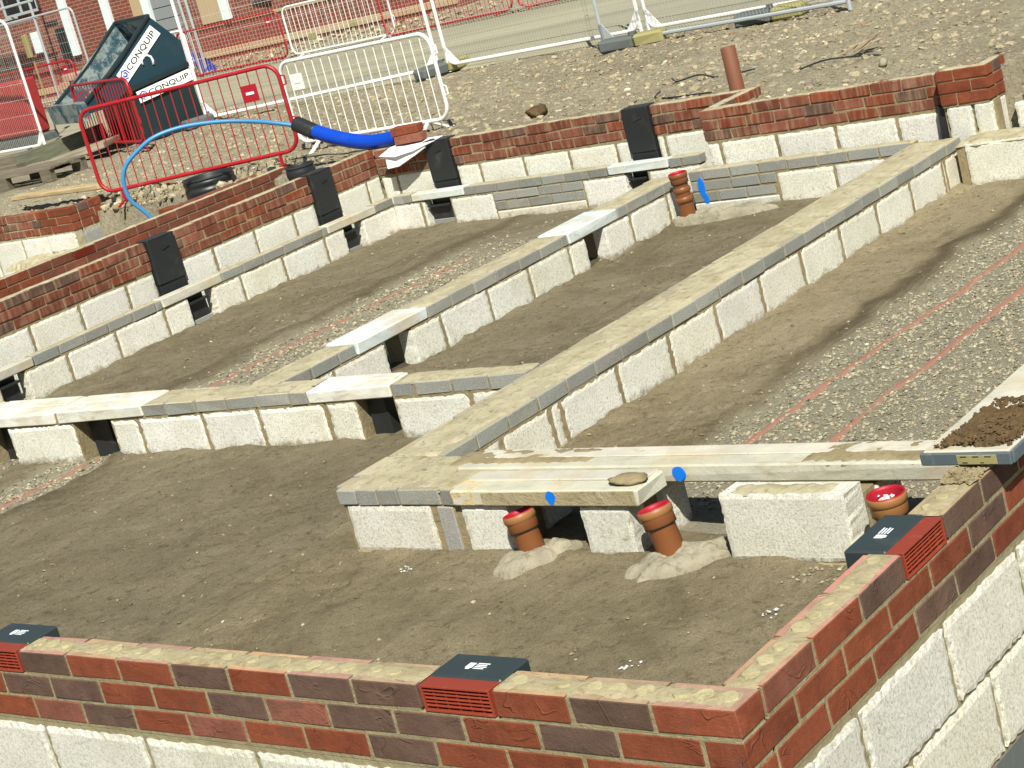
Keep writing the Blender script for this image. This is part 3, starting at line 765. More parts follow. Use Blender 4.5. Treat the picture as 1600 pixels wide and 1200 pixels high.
b_.build("blockwork", M['block'], t_); c_.build("coursing_bricks", M['coursing'], t_); m_.build("mortar_joints", M['mortar'], t_); tp.build("mortar_topping", M['topping'], t_, True, False)
WL = (.70, .705, .63, 1)
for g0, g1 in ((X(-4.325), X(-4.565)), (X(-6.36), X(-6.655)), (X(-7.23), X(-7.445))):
    dm = MB(); cbox(dm, W2, g0 + (g1 - g0) * .45, g1 - .012, .055, Tb - .01, -.78, -.53, ch=.004, j=.006); dm.build("membrane_and_gap_shade", M['black'], t_)  # black boxes added to deepen the shade in the gaps; one follows a dark slab
lintel(W2, X(-4.325), X(-4.87), -.004, Tb, col=WL); lintel(W2, X(-6.08), X(-6.765), -.004, Tb, col=WL); lintel(W2, X(-6.79), X(-7.5), -.004, Tb, col=WL); lintel(W2, X(-7.51), X(-8.3), -.004, Tb, col=LINT)

# W3: middle wall
W3 = Run((-5.22, 3.74), math.pi / 2, 1)
t_ = thing("middle_sleeper_wall", "middle low block wall with two white lintels, running back to the single standing pipe", "block wall", (-5.3, 6, -.8), world_parts=True)
b_, c_, m_, tp = MB(), MB(), MB(), MB(); Y = lambda y: y - 3.74
segs = [(Y(3.76), Y(4.13)), (Y(4.145), Y(4.575)), (Y(4.80), Y(5.075)), (Y(5.09), Y(5.53)), (Y(5.545), Y(5.95)), (Y(5.965), Y(6.385)), (Y(6.40), Y(6.585)), (Y(6.80), Y(7.10)), (Y(7.115), Y(7.56)), (Y(7.575), Y(7.78))]
blocks(b_, W3, segs, 0, .1); blocks(b_, W3, [(a + .02, b) for a, b in segs], .14, .245)
for a, b in ((Y(3.76), Y(4.57)), (Y(4.81), Y(6.58)), (Y(6.81), Y(7.78))): seat(m_, W3, a + .01, b - .01, .005, .235, z1=ZT - .07)
coursing(c_, W3, Y(3.76), Y(4.35), 0, .1); coursing(c_, W3, Y(4.99), Y(6.41), 0, .1); coursing(c_, W3, Y(6.99), Y(7.8), 0, .1, pat=[.1])
coursing(c_, W3, Y(3.76), Y(4.35), .145, .245, first=.1); coursing(c_, W3, Y(4.99), Y(6.41), .145, .245, first=.1); coursing(c_, W3, Y(6.99), Y(7.8), .145, .245)
for a, b in ((3.76, 4.35), (4.99, 6.41), (6.99, 7.8)):
    seat(m_, W3, Y(a) + .005, Y(b) - .005, .01, .235, -.54); sheet(tp, W3, Y(a), Y(b), .008, .238, ZT + .002, .006, .022, .01, .014)
b_.build("blockwork", M['block'], t_); c_.build("coursing_bricks", M['coursing'], t_); m_.build("mortar_joints", M['mortar'], t_); tp.build("mortar_topping", M['topping'], t_, True, False)
WB = (.62, .68, .66, 1)
lintel(W3, Y(4.36), Y(4.98), -.004, .25, col=WB); lintel(W3, Y(6.42), Y(6.98), -.004, .25, col=WB)
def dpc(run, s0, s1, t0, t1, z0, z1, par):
    mb = MB(); cbox(mb, run, s0, s1, t0, t1, z0, z1, ch=.003, j=.004); return mb.build("membrane_and_gap_shade", M['black'], par)
# BI + FL: inner leaf at the left and back
t_ = thing("inner_leaf_wall", "low inner wall of white blocks along the left and back, topped with grey bricks", "block wall", (-8.6, 6, -.8), world_parts=True)
b_, c_, m_, tp, d_ = MB(), MB(), MB(), MB(), MB()
BI = Run((-8.49, 3.2), math.pi / 2, 1); Y = lambda y: y - 3.2
def vent_gap(run, s0, s1, par_mb):          # black plastic vent mouth seen in the gap
    cbox(par_mb, run, s0 + .005, s1 - .03, .055, .11, -.735, -.575, ch=.004, j=.004)
    cbox(par_mb, run, s0 + .01, s1 - .035, .012, .10, -.588, -.572, ch=.002); cbox(par_mb, run, s0 + .0, s1 - .02, .095, .115, -.58, -.528, ch=.002)
segs = joints(Y(3.2), Y(4.30), Y(3.95)) + [(Y(4.515), Y(4.875)), (Y(4.89), Y(5.325)), (Y(5.34), Y(5.795)), (Y(5.81), Y(6.05)), (Y(6.30), Y(6.59)), (Y(6.605), Y(7.055)), (Y(7.07), Y(7.545)), (Y(7.56), Y(7.79)), (Y(8.01), Y(8.43))]
blocks(b_, BI, segs, 0, .1)
for a, b in ((Y(3.2), Y(4.30)), (Y(4.515), Y(6.05)), (Y(6.30), Y(7.79)), (Y(8.01), Y(8.43))): seat(m_, BI, a + .01, b - .005, .005, .095, z1=ZT - .07)
for a, b in ((3.2, 4.1), (4.62, 5.80), (6.43, 7.61), (8.21, 8.43)):
    coursing(c_, BI, Y(a), Y(b), 0, .1); seat(m_, BI, Y(a) + .01, Y(b) - .01, .01, .095, -.54); sheet(tp, BI, Y(a), Y(b), .006, .1, ZT + .005, .004, .02, .008, .012)
for a, b in ((4.11, 4.61), (5.81, 6.42), (7.62, 8.20)): lintel(BI, Y(a), Y(b), -.004, .103, col=LINT, groove=False)
for a, b in ((4.30, 4.51), (6.055, 6.295), (7.795, 8.005)):
    vent_gap(BI, Y(a), Y(b), d_); cbox(c_, BI, Y(a) + .01, Y(b) - .01, .05, .1, -.80, -.715, vary(GREYC), .004)
FL = Run((-8.585, 8.43), 0, 1); X = lambda x: x + 8.585
segs = [(X(-8.56), X(-8.22)), (X(-8.20), X(-8.165)), (X(-7.88), X(-7.445)), (X(-6.55), X(-6.15)), (X(-5.94), X(-5.48))]
blocks(b_, FL, segs, 0, .1)
for a, b in ((X(-8.585), X(-8.17)), (X(-7.89), X(-6.15)), (X(-5.95), X(-5.48))): seat(m_, FL, a + .0, b - .01, .005, .095, z1=ZT - .07)
for a, b in ((-8.49, -8.30), (-7.72, -6.31), (-5.74, -5.48)):
    coursing(c_, FL, X(a), X(b), 0, .1, first=.1); seat(m_, FL, X(a) + .01, X(b) - .01, .01, .095, -.54); sheet(tp, FL, X(a), X(b), .006, .1, ZT + .005, .004, .02, .008, .012)
for z in (-.536, -.612): coursing(c_, FL, X(-7.435), X(-6.56), .0, .1, z1=z, first=.1 if z < -.6 else .215)
cbox(b_, FL, X(-7.435), X(-6.565), -.004, .1, -.80, -.69, (.74, .71, .60, 1), .006, .004)
for a, b in ((-8.29, -7.73), (-6.30, -5.75)): lintel(FL, X(a), X(b), -.004, .103, col=WB, groove=False)
for a, b in ((-8.165, -7.89), (-6.15, -5.95)):
    vent_gap(FL, X(a), X(b), d_); cbox(c_, FL, X(a) + .01, X(b) - .005, .05, .1, -.80, -.70, vary(GREYC), .004)
b_.build("blockwork", M['block'], t_); c_.build("coursing_bricks", M['coursing'], t_); m_.build("mortar_joints", M['mortar'], t_); tp.build("mortar_topping", M['topping'], t_, True, False); d_.build("vent_mouths", M['black'], t_)

# FR: far right inner leaf
t_ = thing("far_inner_wall", "short far wall of grey brick courses and white blocks behind the standing pipe", "block wall", (-4.3, 7.9, -.8), world_parts=True)
b_, c_, m_, tp = MB(), MB(), MB(), MB()
FR2 = Run((-5.30, 7.85), 0, 1); X = lambda x: x + 5.30
blocks(b_, FR2, [(X(-4.51), X(-4.085)), (X(-4.07), X(-3.62)), (X(-3.61), X(-3.5))], 0, .1)
coursing(c_, FR2, X(-5.2), X(-3.5), 0, .1, first=.1)
for z in (-.536, -.612): coursing(c_, FR2, X(-5.2), X(-4.525), 0, .1, z1=z, first=.2 if z < -.6 else .09)
cbox(b_, FR2, X(-5.2), X(-4.53), -.006, .1, -.80, -.69, (.70, .72, .66, 1), .006, .004)
seat(m_, FR2, X(-5.2), X(-3.5), .005, .095); sheet(tp, FR2, X(-5.2), X(-3.5), .006, .1, ZT + .006, .005, .02, .008, .012)
b_.build("blockwork", M['block'], t_); c_.build("coursing_bricks", M['coursing'], t_); m_.build("mortar_joints", M['mortar'], t_); tp.build("mortar_topping", M['topping'], t_, True, False)
sp = thing("spray_stain", "blue spray paint on the far grey brick wall beside the standing pipe", "paint", (-4.98, 7.84, -.6), world_parts=True)
spray(FR2, X(-5.115), -.575, .025, .075, -.006, sp); spray(FR2, X(-5.095), -.665, .018, .05, -.007, sp)

# far-right block course beyond the long wall
t_ = thing("far_block_wall", "row of big white blocks right of the far end of the long wall", "block wall", (-1.8, 7.7, -.8), world_parts=True)
b_, m_, tp = MB(), MB(), MB()
FB = Run((-3.13, 7.68), 0, 1)
blocks(b_, FB, [(.06, .62), (.63, 1.08), (1.09, 1.54), (1.55, 2.0), (2.01, 2.9)], 0, .1, z1=ZT - .02)
seat(m_, FB, .0, 2.9, .012, .3, z1=ZT - .03); sheet(tp, FB, .0, 2.9, .0, .32, ZT - .012, .012, .03, .014, .02)
b_.build("blockwork", M['block'], t_); m_.build("mortar_joints", M['mortar'], t_); tp.build("mortar_topping", M['topping'], t_, True, False)

# dust and dried mortar on the tops of the coursing bricks
for o in list(COL.objects):
    if o.name.startswith("coursing_bricks"):
        cd = o.data.attributes["col"].data
        for p in o.data.polygons:
            if p.normal.z > .8: k = random.uniform(.8, 1.15); cd[p.index].color = (.40 * k, .36 * k, .245 * k, 1)

# ------------------------------------------------------------------ outer brick walls at the back
def smear_courses(mb, run, s0, s1, zt, n=3, t0=0, t1=.1025, start=0, pal=(RED, DULL, PINKED, PURP, DULL), wt=(3, 4, 2, 2, 3), j=.0035):
    for k in range(n):
        s = s0 - ((k + start) % 2) * .1125 + jit(.03); z1 = zt - .075 * k
        while s < s1 - .02:
            a, b = max(s, s0), min(s + .215, s1)
            if b - a > .03: cbox(mb, run, a, b, t0 + jit(.003), t1, z1 - .065 + jit(.002), z1 + jit(.0015), vary(random.choices(pal, wt)[0], .18), .004, j)
            s += .225
def tele(run, s0, s1, z0, z1, par):
    mb = MB(); cbox(mb, run, s0, s1, -.022, .03, z0, (z0 + z1) / 2 - .02, ch=.004, j=.003); cbox(mb, run, s0 - .006, s1 + .004, -.03, .03, (z0 + z1) / 2 - .022, z1, ch=.004, j=.003)
    cbox(mb, run, s0 - .004, s1 + .002, -.03, .1, z1 - .002, z1 + .008, ch=.003)
    s = (s0 + s1) / 2; tube(mb, [run(s - .02, -.034, z1 - .09), run(s + .05, -.034, z1 - .075)], .004, 6)
    return mb.build("telescopic_vent", M['black'], par)
t_ = thing("outer_brick_wall", "outer wall of mortar smeared red brick along the left and back, with black vents", "brick wall", (-8.8, 7, -.8), world_parts=True)
b_, k_, m_, tp = MB(), MB(), MB(), MB()
BO = Run((-8.74, 3.0), math.pi / 2, 1); Y = lambda y: y - 3.0
ZB = -.075
V1 = [(6.03, 6.29), (7.81, 8.055), (4.23, 4.48)]
for a, b in ((3.0, 4.22), (4.49, 6.02), (6.30, 7.80), (8.065, 8.62)):
    smear_courses(b_, BO, Y(a), Y(b), ZB); seat(m_, BO, Y(a) + .004, Y(b) - .004, .007, .098, -.80, ZB - .005)
    sheet(tp, BO, Y(a) + .01, Y(b) - .01, .004, .098, ZB + .004, .004, .02, .006, .008)
    if b > 4.3: blocks(k_, BO, joints(Y(a), Y(b), Y(5.29)), 0, .09, z1=ZB - .236, rag=.009)
for a, b in V1: tele(BO, Y(a), Y(b), -.70, ZB, t_)
FO = Run((-8.74, 8.62), 0, 1); X = lambda x: x + 8.74
for a, b in ((-8.74, -8.16), (-7.90, -6.17), (-5.93, -5.03)):
    smear_courses(b_, FO, X(a), X(b), ZB - .015, start=1); seat(m_, FO, X(a) + .004, X(b) - .004, .007, .098, -.80, ZB - .02)
    sheet(tp, FO, X(a) + .01, X(b) - .01, .004, .098, ZB - .011, .004, .02, .006, .008)
    blocks(k_, FO, joints(X(a), X(b), X(-7.66)), 0, .09, z1=ZB - .25, rag=.009)
for a, b in ((-8.15, -7.91), (-6.165, -5.94)): tele(FO, X(a), X(b), -.70, ZB - .01, t_)
b_.build("brickwork", M['smear'], t_); k_.build("blockwork", M['block'], t_); m_.build("mortar_joints", M['mortar'], t_); tp.build("mortar_bed", M['topping'], t_, True, False)

t_ = thing("far_brick_wall", "far brick wall with a brick pier at its right end, beside the upright orange pipe", "brick wall", (-4.2, 8.1, -.8), world_parts=True)
b_, k_, m_, tp, s_ = MB(), MB(), MB(), MB(), MB()
RO = Run((-5.13, 8.04), 0, 1); X = lambda x: x + 5.13
smear_courses(b_, RO, X(-5.13), X(-3.20), -.088, pal=(RED, DULL, PINKED, PURP), wt=(4, 3, 3, 1)); seat(m_, RO, X(-5.12), X(-3.2), .007, .098, -.80, -.094)
sheet(tp, RO, X(-5.12), X(-3.2), .004, .098, -.084, .004, .02, .006, .008)
blocks(k_, RO, joints(X(-5.13), X(-3.28), X(-4.57)), 0, .09, z1=-.325, rag=.010)
RT = Run((-5.03, 8.14), math.pi / 2, 1)                           # return towards the back wall
for k in range(3): cbox(b_, RT, .0, .235, 0, .1025, -.153 - .075 * k, -.088 - .075 * k, vary(PURP), .004, .002); cbox(b_, RT, .245, .58, 0, .1025, -.153 - .075 * k, -.088 - .075 * k, vary(RED), .004, .002)
cbox(m_, RT, .005, .57, .008, .095, -.8, -.094, ch=.002); sheet(tp, RT, .0, .57, .008, .095, -.083, .004, .02, .006, .006)
PF = Run((-3.29, 7.93), 0, 1); PS = Run((-2.955, 7.93), math.pi / 2, 1)   # pier front and side
for k in range(3):
    z1 = -.058 - .075 * k
    cut = .12 if k % 2 == 0 else .225
    cbox(s_, PF, .0, cut - .01, 0, .1025, z1 - .065, z1, vary(RED, .1), .003, .002); cbox(s_, PF, cut, .335, 0, .1025, z1 - .065, z1, vary(RED, .1), .003, .002)
    cbox(s_, PS, .1125, .225, 0, .1025, z1 - .065, z1, vary(PURP if k == 0 else RED, .1), .003, .002); cbox(s_, PS, .235, .29, 0, .1025, z1 - .065, z1, vary(RED, .1), .003, .002)
cbox(m_, PF, .005, .32, .008, .095, -.29, -.064, ch=.002); cbox(m_, PS, .11, .285, .008, .095, -.29, -.064, ch=.002)
sheet(tp, PF, .01, .33, .012, .095, -.054, .004, .016, .008, .006); sheet(tp, PS, .1, .285, .012, .095, -.054, .004, .016, .008, .006)
blocks(k_, PF, [(.02, .19), (.205, .335)], .01, .12, -.80, -.285, rag=.012); rough_block(k_, PS, .12, .29, .01, .1, -.80, -.29, vary(BLK), .01)
cbox(m_, PF, .0, .34, .03, .12, -.80, -.28, ch=.002)
mb = MB(); cbox(mb, Run((-3.345, 7.98), 0, 1), -.01, .06, 0, .03, -.6, -.275, ch=.004, j=.012); mb.build("membrane_and_gap_shade", M['black'], t_)
b_.build("brickwork", M['smear'], t_); s_.build("pier_bricks", M['brick'], t_); k_.build("blockwork", M['block'], t_); m_.build("mortar_joints", M['mortar'], t_); tp.build("mortar_bed", M['topping'], t_, True, False)
# pieces right of the pier
t_ = thing("end_block_wall", "stub of pale blocks at the right edge beyond the far brick pier", "block wall", (-2.4, 8.05, -.6), world_parts=True)
b_, c_ = MB(), MB(); EB = Run((-2.86, 8.02), 0, 1)
blocks(b_, EB, [(.0, .28), (.30, .75), (.77, 1.2)], 0, .1, -.8, -.33, rag=.012); coursing(c_, EB, .08, 1.2, -.01, .1, z1=-.235, col=(.38, .39, .38, 1)); cbox(c_, EB, .0, 1.2, .02, .1, -.34, -.30, (.3, .26, .18, 1))
b_.build("blockwork", M['block'], t_); c_.build("coursing_bricks", M['coursing'], t_)

# neighbouring plot
t_ = thing("neighbour_brick_wall", "smooth dark red brick wall of the next plot, standing left behind the smeared brick wall", "brick wall", (-10, 6, -.8), world_parts=True)
b_, m_, tp = MB(), MB(), MB(); NB = Run((-9.95, 3.0), math.pi / 2, 1); Y = lambda y: y - 3.0; ZN = -.125
for k in range(4):
    s = (5.86 if k % 2 == 0 else 5.9725) - .225 * 13 - 3.0; z1 = ZN - .075 * k
    while s < Y(8.80):
        a, b = max(s, 0), min(s + .215, Y(8.80))
        if b - a > .03 and not (k == 0 and abs(s - Y(6.31)) < .03): cbox(b_, NB, a, b, 0, .1025, z1 - .065, z1, vary(DULL if random.random() < .7 else RED, .14), .003, .0015)
        s += .225
cbox(m_, NB, .0, Y(6.30), .007, .098, -.9, ZN - .004, ch=.001); cbox(m_, NB, Y(6.53), Y(8.795), .007, .098, -.9, ZN - .004, ch=.001); cbox(m_, NB, Y(6.30), Y(6.53), .007, .098, -.9, ZN - .072, ch=.001)
sheet(tp, NB, .0, Y(8.79), .004, .098, ZN + .005, .004, .025, .006, .010)
b_.build("brickwork", M['brick'], t_); m_.build("mortar_joints", M['mortar_grey'], t_); tp.build("mortar_bed", M['topping'], t_, True, False)
g = MB(); a, b = Y(6.312), Y(6.528)
cbox(g, NB, a, b, .012, .06, ZN - .066, ZN - .001, ch=.002)
for i in range(5): cbox(g, NB, a, b, .0, .014, ZN - .014 - .012 * i - .003, ZN - .014 - .012 * i + .002, ch=.001)
g.build("air_brick", M['terra'], t_)
mb = MB(); cbox(mb, NB, Y(7.55), Y(7.66), .15, .36, ZN - .07, ZN + .004, vary(RED), .004); cbox(mb, NB, Y(7.67), Y(8.6), .15, .25, ZN - .07, ZN + .002, vary(DULL), .004); mb.build("back_bricks", M['brick'], t_)

t_ = thing("pier_brick_wall", "brick stub wall with projecting pier on white blocks at the far left", "brick wall", (-13, 8.3, -.8), world_parts=True)
b_, k_, m_, s_ = MB(), MB(), MB(), MB(); LP = Run((-16.67, 8.06), 0, 1)
smear_courses(b_, LP, 0, 4.17, -.068, j=.004); cbox(m_, LP, .0, 4.16, .007, .098, -.8, -.073, ch=.002); blocks(k_, LP, joints(0, 4.17, 1.0), 0, .09, z1=-.308, rag=.01)
L1 = Run((-12.50, 8.0), 0, 1); L2 = Run((-12.06, 8.0), math.pi / 2, 1)
for k in range(3):
    z1 = -.060 - .075 * k; cut = .225 if k % 2 else .12
    cbox(s_, L1, 0, cut - .01, 0, .1025, z1 - .065, z1, vary(RED, .1), .003, .002); cbox(s_, L1, cut, .44, 0, .1025, z1 - .065, z1, vary(RED, .1), .003, .002)
    cbox(s_, L2, .1125, .235 + .05 * (k % 2), 0, .1025, z1 - .065, z1, vary(PURP if k == 0 else RED, .1), .003, .002); cbox(s_, L2, .245 + .05 * (k % 2), .40, 0, .1025, z1 - .065, z1, vary(RED, .1), .003, .002)
cbox(m_, L1, .004, .43, .008, .095, -.8, -.066, ch=.002); cbox(m_, L2, .11, .39, .008, .095, -.8, -.066, ch=.002)
blocks(k_, L1, [(.01, .43)], -.006, .1, z0=-.46, z1=-.297, rag=.018); rough_block(k_, L2, .1, .38, -.004, .1, -.46, -.31, vary((.3, .31, .3, 1)), .008)
sheet(m_, L1, -.3, .75, -.35, .05, -.46, .02, .03, .03, .05)
b_.build("brickwork", M['smear'], t_); s_.build("pier_bricks", M['brick'], t_); k_.build("blockwork", M['block'], t_); m_.build("mortar_joints", M['topping'], t_)

# ------------------------------------------------------------------ pipes
def drain(name, label, p, tilt, h, r, mat, rimmat=True, group="socketed drain pipes rising by the front wall", collars=1, pale=True):
    base = Vector(p); ax = Vector(tilt).normalized(); t = thing(name, label, "pipe", p, group=group)
    m = MB(); R = r
    lathe(m, [(R, -.12), (R, h - .075), (R * 1.02, h - .07), (R * 1.16, h - .062), (R * 1.16, h - .028)], at=(0, 0, 0), axis=ax); m.build("pipe_body", mat, t, True)
    m = MB(); lathe(m, [(R * 1.165, h - .028), (R * 1.23, h - .025), (R * 1.255, h - .012), (R * 1.23, h), (R * 1.19, h + .002), (R * 1.12, h - .004)], axis=ax); m.build("socket_collar", M['pipe_pale'] if pale else mat, t, True)
    if collars > 1:
        m = MB(); lathe(m, [(R * 1.02, h * .42), (R * 1.2, h * .44), (R * 1.2, h * .52), (R * 1.02, h * .54)], axis=ax); lathe(m, [(R * 1.02, h * .70 - .03), (R * 1.16, h * .70 - .02), (R * 1.16, h * .70), (R * 1.02, h * .70 + .01)], axis=ax); m.build("coupling_ring", mat, t, True)
    m = MB(); lathe(m, [(R * 1.16, h - .006), (R * 1.19, h + .005), (R * 1.10, h + .006), (R * 1.06, h - .006), (R * 1.02, h - .02), (R * .95, h - .10), (R * .95, -.05), (0.001, -.05)], axis=ax); m.build("rubber_seal", M['seal'], t, True)
    m = MB(); lathe(m, [(R * 1.03, h - .071), (R * 1.17, h - .0665), (R * 1.17, h - .063)], axis=ax); m.build("socket_groove", M['black'], t, True)
    return t
drain("drain_pipe", "left orange drain pipe with red rim before the front block wall", (-2.43, 2.235, -.745), (-.20, .04, 1), .205, .052, M['pipe'])
drain("drain_pipe", "second orange drain pipe with red rim, mortar splashed, left of the big white block", (-1.79, 2.245, -.735), (-.22, .04, 1), .215, .053, M['pipe'])
d3 = drain("drain_pipe", "pale orange drain pipe filled with debris beside the vent of the right brick wall", (-.885, 2.27, -.745), (-.02, -.04, 1), .27, .055, M['pipe_pale'])
mb = MB()
for _ in range(26): stone_mesh(mb, (random.gauss(0, .02) - .004, random.gauss(0, .02) + .005, (.236 + random.uniform(0, .015))), random.uniform(.006, .014), vary((.75, .74, .70, 1)), .6, 0)
db = tag(mb.build("pipe_debris", M['stone'], recalc=False), "pale bits of rubble filling the mouth of the pipe by the right wall", "debris", kind="stuff"); db.location = d3.location
drain("drain_pipe", "tall ringed orange pipe standing between the middle wall and the far grey bricks", (-5.085, 7.58, -.745), (-.02, -.03, 1), .345, .052, M['pipe'], collars=2, pale=False)
t = thing("upright_pipe", "plain dull orange pipe standing upright in the rubble behind the brick return", "pipe", (-5.395, 9.0, -.2))
mb = MB(); lathe(mb, [(.056, -.2), (.056, .385), (.053, .388), (.048, .386), (.048, .25), (.001, .25)], axis=Vector((0.0, 0, 1))); mb.build("pipe_body", M['pipe_dull'], t, True)
mb = MB(); lathe(mb, [(.057, .03), (.061, .034), (.061, .052), (.057, .056)]); mb.build("socket_collar", M['pipe_dull'], t, True)

def haunch(label, cx, cy, L, W, ang, seed, hole=None):
    mb = MB(); n = 72; m = 22; vs = []; ca, sa = math.cos(ang), math.sin(ang)
    for i in range(m + 1):
        f = i / m
        for k in range(n):
            a = 2 * math.pi * k / n; e = 1 + .32 * mn.noise((math.cos(a) * 1.9 + seed, math.sin(a) * 1.9, 0)) + .12 * mn.noise((math.cos(a) * 5, math.sin(a) * 5, seed))
            x = L * e * f * math.cos(a); y = W * e * f * math.sin(a); X_, Y_ = cx + x * ca - y * sa, cy + x * sa + y * ca
            hgt = .050 * (1 - f ** 7) + .024 * mn.noise((X_ * 13, Y_ * 13, seed)) + +.008 * mn.noise((X_ * 36, Y_ * 36, seed)) + .004 * mn.noise((X_ * 90, Y_ * 90, seed))
            if f > .97: hgt = -.03
            vs.append((X_, Y_, -.728 + hgt))
    fs = [(i * n + k, i * n + (k + 1) % n, (i + 1) * n + (k + 1) % n, (i + 1) * n + k) for i in range(m) for k in range(n)]
    mb.add(vs, fs); tag(mb.build("concrete_haunch", M['haunch'], smooth=True), label, "concrete", "rough concrete haunches round the pipe feet")
haunch("ragged pale concrete patch round the foot of the left orange drain pipe", -2.40, 2.20, .18, .085, R_(62), 1.0)
haunch("larger rounded pale concrete collar round the foot of the second drain pipe", -1.75, 2.21, .20, .115, R_(50), 4.0)
haunch("thin pale mortar strip at the foot of the tall ringed pipe", -4.85, 7.62, .36, .10, R_(10), 7.0)
mb = MB(); random.seed(11)
for _ in range(6500):
    x = random.uniform(-8.3, -.3); y = random.uniform(.2, 8)
    if (x > -3.6 and 2.2 < y < 2.7): continue
    r = .002 + .011 * random.random() ** 4; stone_mesh(mb, (x, y, zsand(x, y) + r * .3), r, vary(random.choice(((.26, .225, .145, 1), (.17, .14, .09, 1), (.34, .30, .20, 1))), .2), .7, 0)
for _ in range(70):
    x = random.uniform(-8, -.5); y = random.uniform(.5, 8)
    r = random.uniform(.004, .012); stone_mesh(mb, (x, y, zsand(x, y) + r * .3), r, vary((.46, .42, .32, 1), .3), .6, 0)
for cx, cy in ((-1.15, 1.84), (-1.44, 1.43), (-3.0, 2.1), (-.95, 2.0)):
    for _ in range(9): stone_mesh(mb, (cx + jit(.035), cy + jit(.035), zsand(cx, cy) + .006), random.uniform(.003, .009), vary((.68, .7, .7, 1), .15), .5, 0)
for _ in range(80):
    x = random.uniform(-1.25, -.8); y = random.uniform(2.1, 2.24); stone_mesh(mb, (x, y, zsand(x, y) + .004), random.uniform(.004, .011), scol(), .6, 0)
tag(mb.build("sand_litter", M['stone'], recalc=False), "tiny pale chips and bits scattered over the sand beds", "litter", kind="stuff")

# ------------------------------------------------------------------ fences and barriers
def barrier_proto(name, label, mat, W, z0, z1, nb, loc, rz, group, legs='stub', plate=None):
    t = thing(name, label, "barrier", loc, rz, group)
    m = MB(); tube(m, rrect(W, z0, z1, .13), .0185, 8, True); m.build("frame", mat, t, True)
    m = MB()
    for i in range(1, nb):
        x = -W / 2 + W * i / nb; tube(m, [(x, 0, z0), (x, 0, z1)], .0055, 5)
    m.build("bars", mat, t)
    for sx in (-1, 1):
        m = MB(); x = sx * W * (.40 if legs == 'stub' else .36)
        if legs == 'stub':
            tube(m, [(x, 0, z0), (x, 0, .03)], .017, 6); tube(m, [(x, -.13, .012), (x, 0, .05), (x, .13, .012)], .013, 6)
        else:
            tube(m, [(x, 0, z0), (x + sx * .02, -.16, .012)], .017, 6); tube(m, [(x, 0, z0), (x + sx * .03, .22, .012)], .014, 6)
            wbox(m, x - .04, x + .10, .17, .27, 0, .022)
        m.build("leg", mat, t)
    for z in (z0 + .2, z1 - .2):
        m = MB(); tube(m, [(W / 2 + .01, 0, z), (W / 2 + .05, 0, z + .01), (W / 2 + .05, 0, z + .08), (W / 2 + .01, 0, z + .09)], .008, 5); m.build("hook", mat, t)
    if plate:
        m = MB(); px, pz, c = plate; wbox(m, px - .075, px + .075, -.012, -.006, pz - .075, pz + .075, ch=.002); pl = m.build("sign_plate", c, t)
        m = MB(); wbox(m, px - .04, px + .04, -.0155, -.0125, pz - .012, pz + .012, ch=.0005); m.build("plate_mark", M['print'], pl)
    return t
RB = "red steel crowd barriers"; WBG = "white steel crowd barriers"
barrier_proto("pedestrian_barrier", "front red steel barrier behind the pale blue hose, with a red plate", M['red'], 2.06, .15, .92, 21, (-10.88, 8.62, ZOUT), .338, RB, plate=(.72, .72, M['seal']))
barrier_proto("pedestrian_barrier", "white steel barrier standing on splayed legs behind the thick blue duct", M['white'], 1.93, .12, .88, 17, (-9.72, 9.72, ZOUT - .03), -.03, WBG, 'splay', plate=(-.76, .68, M['white']))
barrier_proto("pedestrian_barrier", "red steel barrier seen edge on before the tipping skip", M['red'], 2.17, .13, .88, 20, (-16.17, 12.14, ZOUT), -.38, RB)
fw = barrier_proto("pedestrian_barrier", "white barrier across the road with yellow plates, before the brick house", M['white'], 2.36, .06, .86, 22, (-19.8, 20.3, ZOUT), 0, WBG)
fr = barrier_proto("pedestrian_barrier", "red barrier across the road, left of the white one by the brick house", M['red'], 2.6, .05, .84, 30, (-22.55, 20.45, ZOUT), .0, RB, plate=(1.05, .68, M['seal']))
dup(fr, (-17.45, 20.25, ZOUT), .02, "red barrier across the road, right of the white one with yellow plates", RB)
dup(fr, (-28.15, 20.5, ZOUT), -.02, "red barrier far left before the house door, beneath the white notice", RB)
dup(fw, (-25.35, 20.9, ZOUT), .03, "white barrier far left behind the tipping skip", WBG)
dup(fr, (-14.7, 20.2, ZOUT), -.03, "red barrier across the road at the top edge, furthest to the right", RB)
for x, z in ((-.62, .30), (.35, .36)):
    m = MB(); wbox(m, x - .09, x + .09, -.02, -.012, z - .05, z + .05); o = m.build("yellow_plate", M['yellow'], fw)

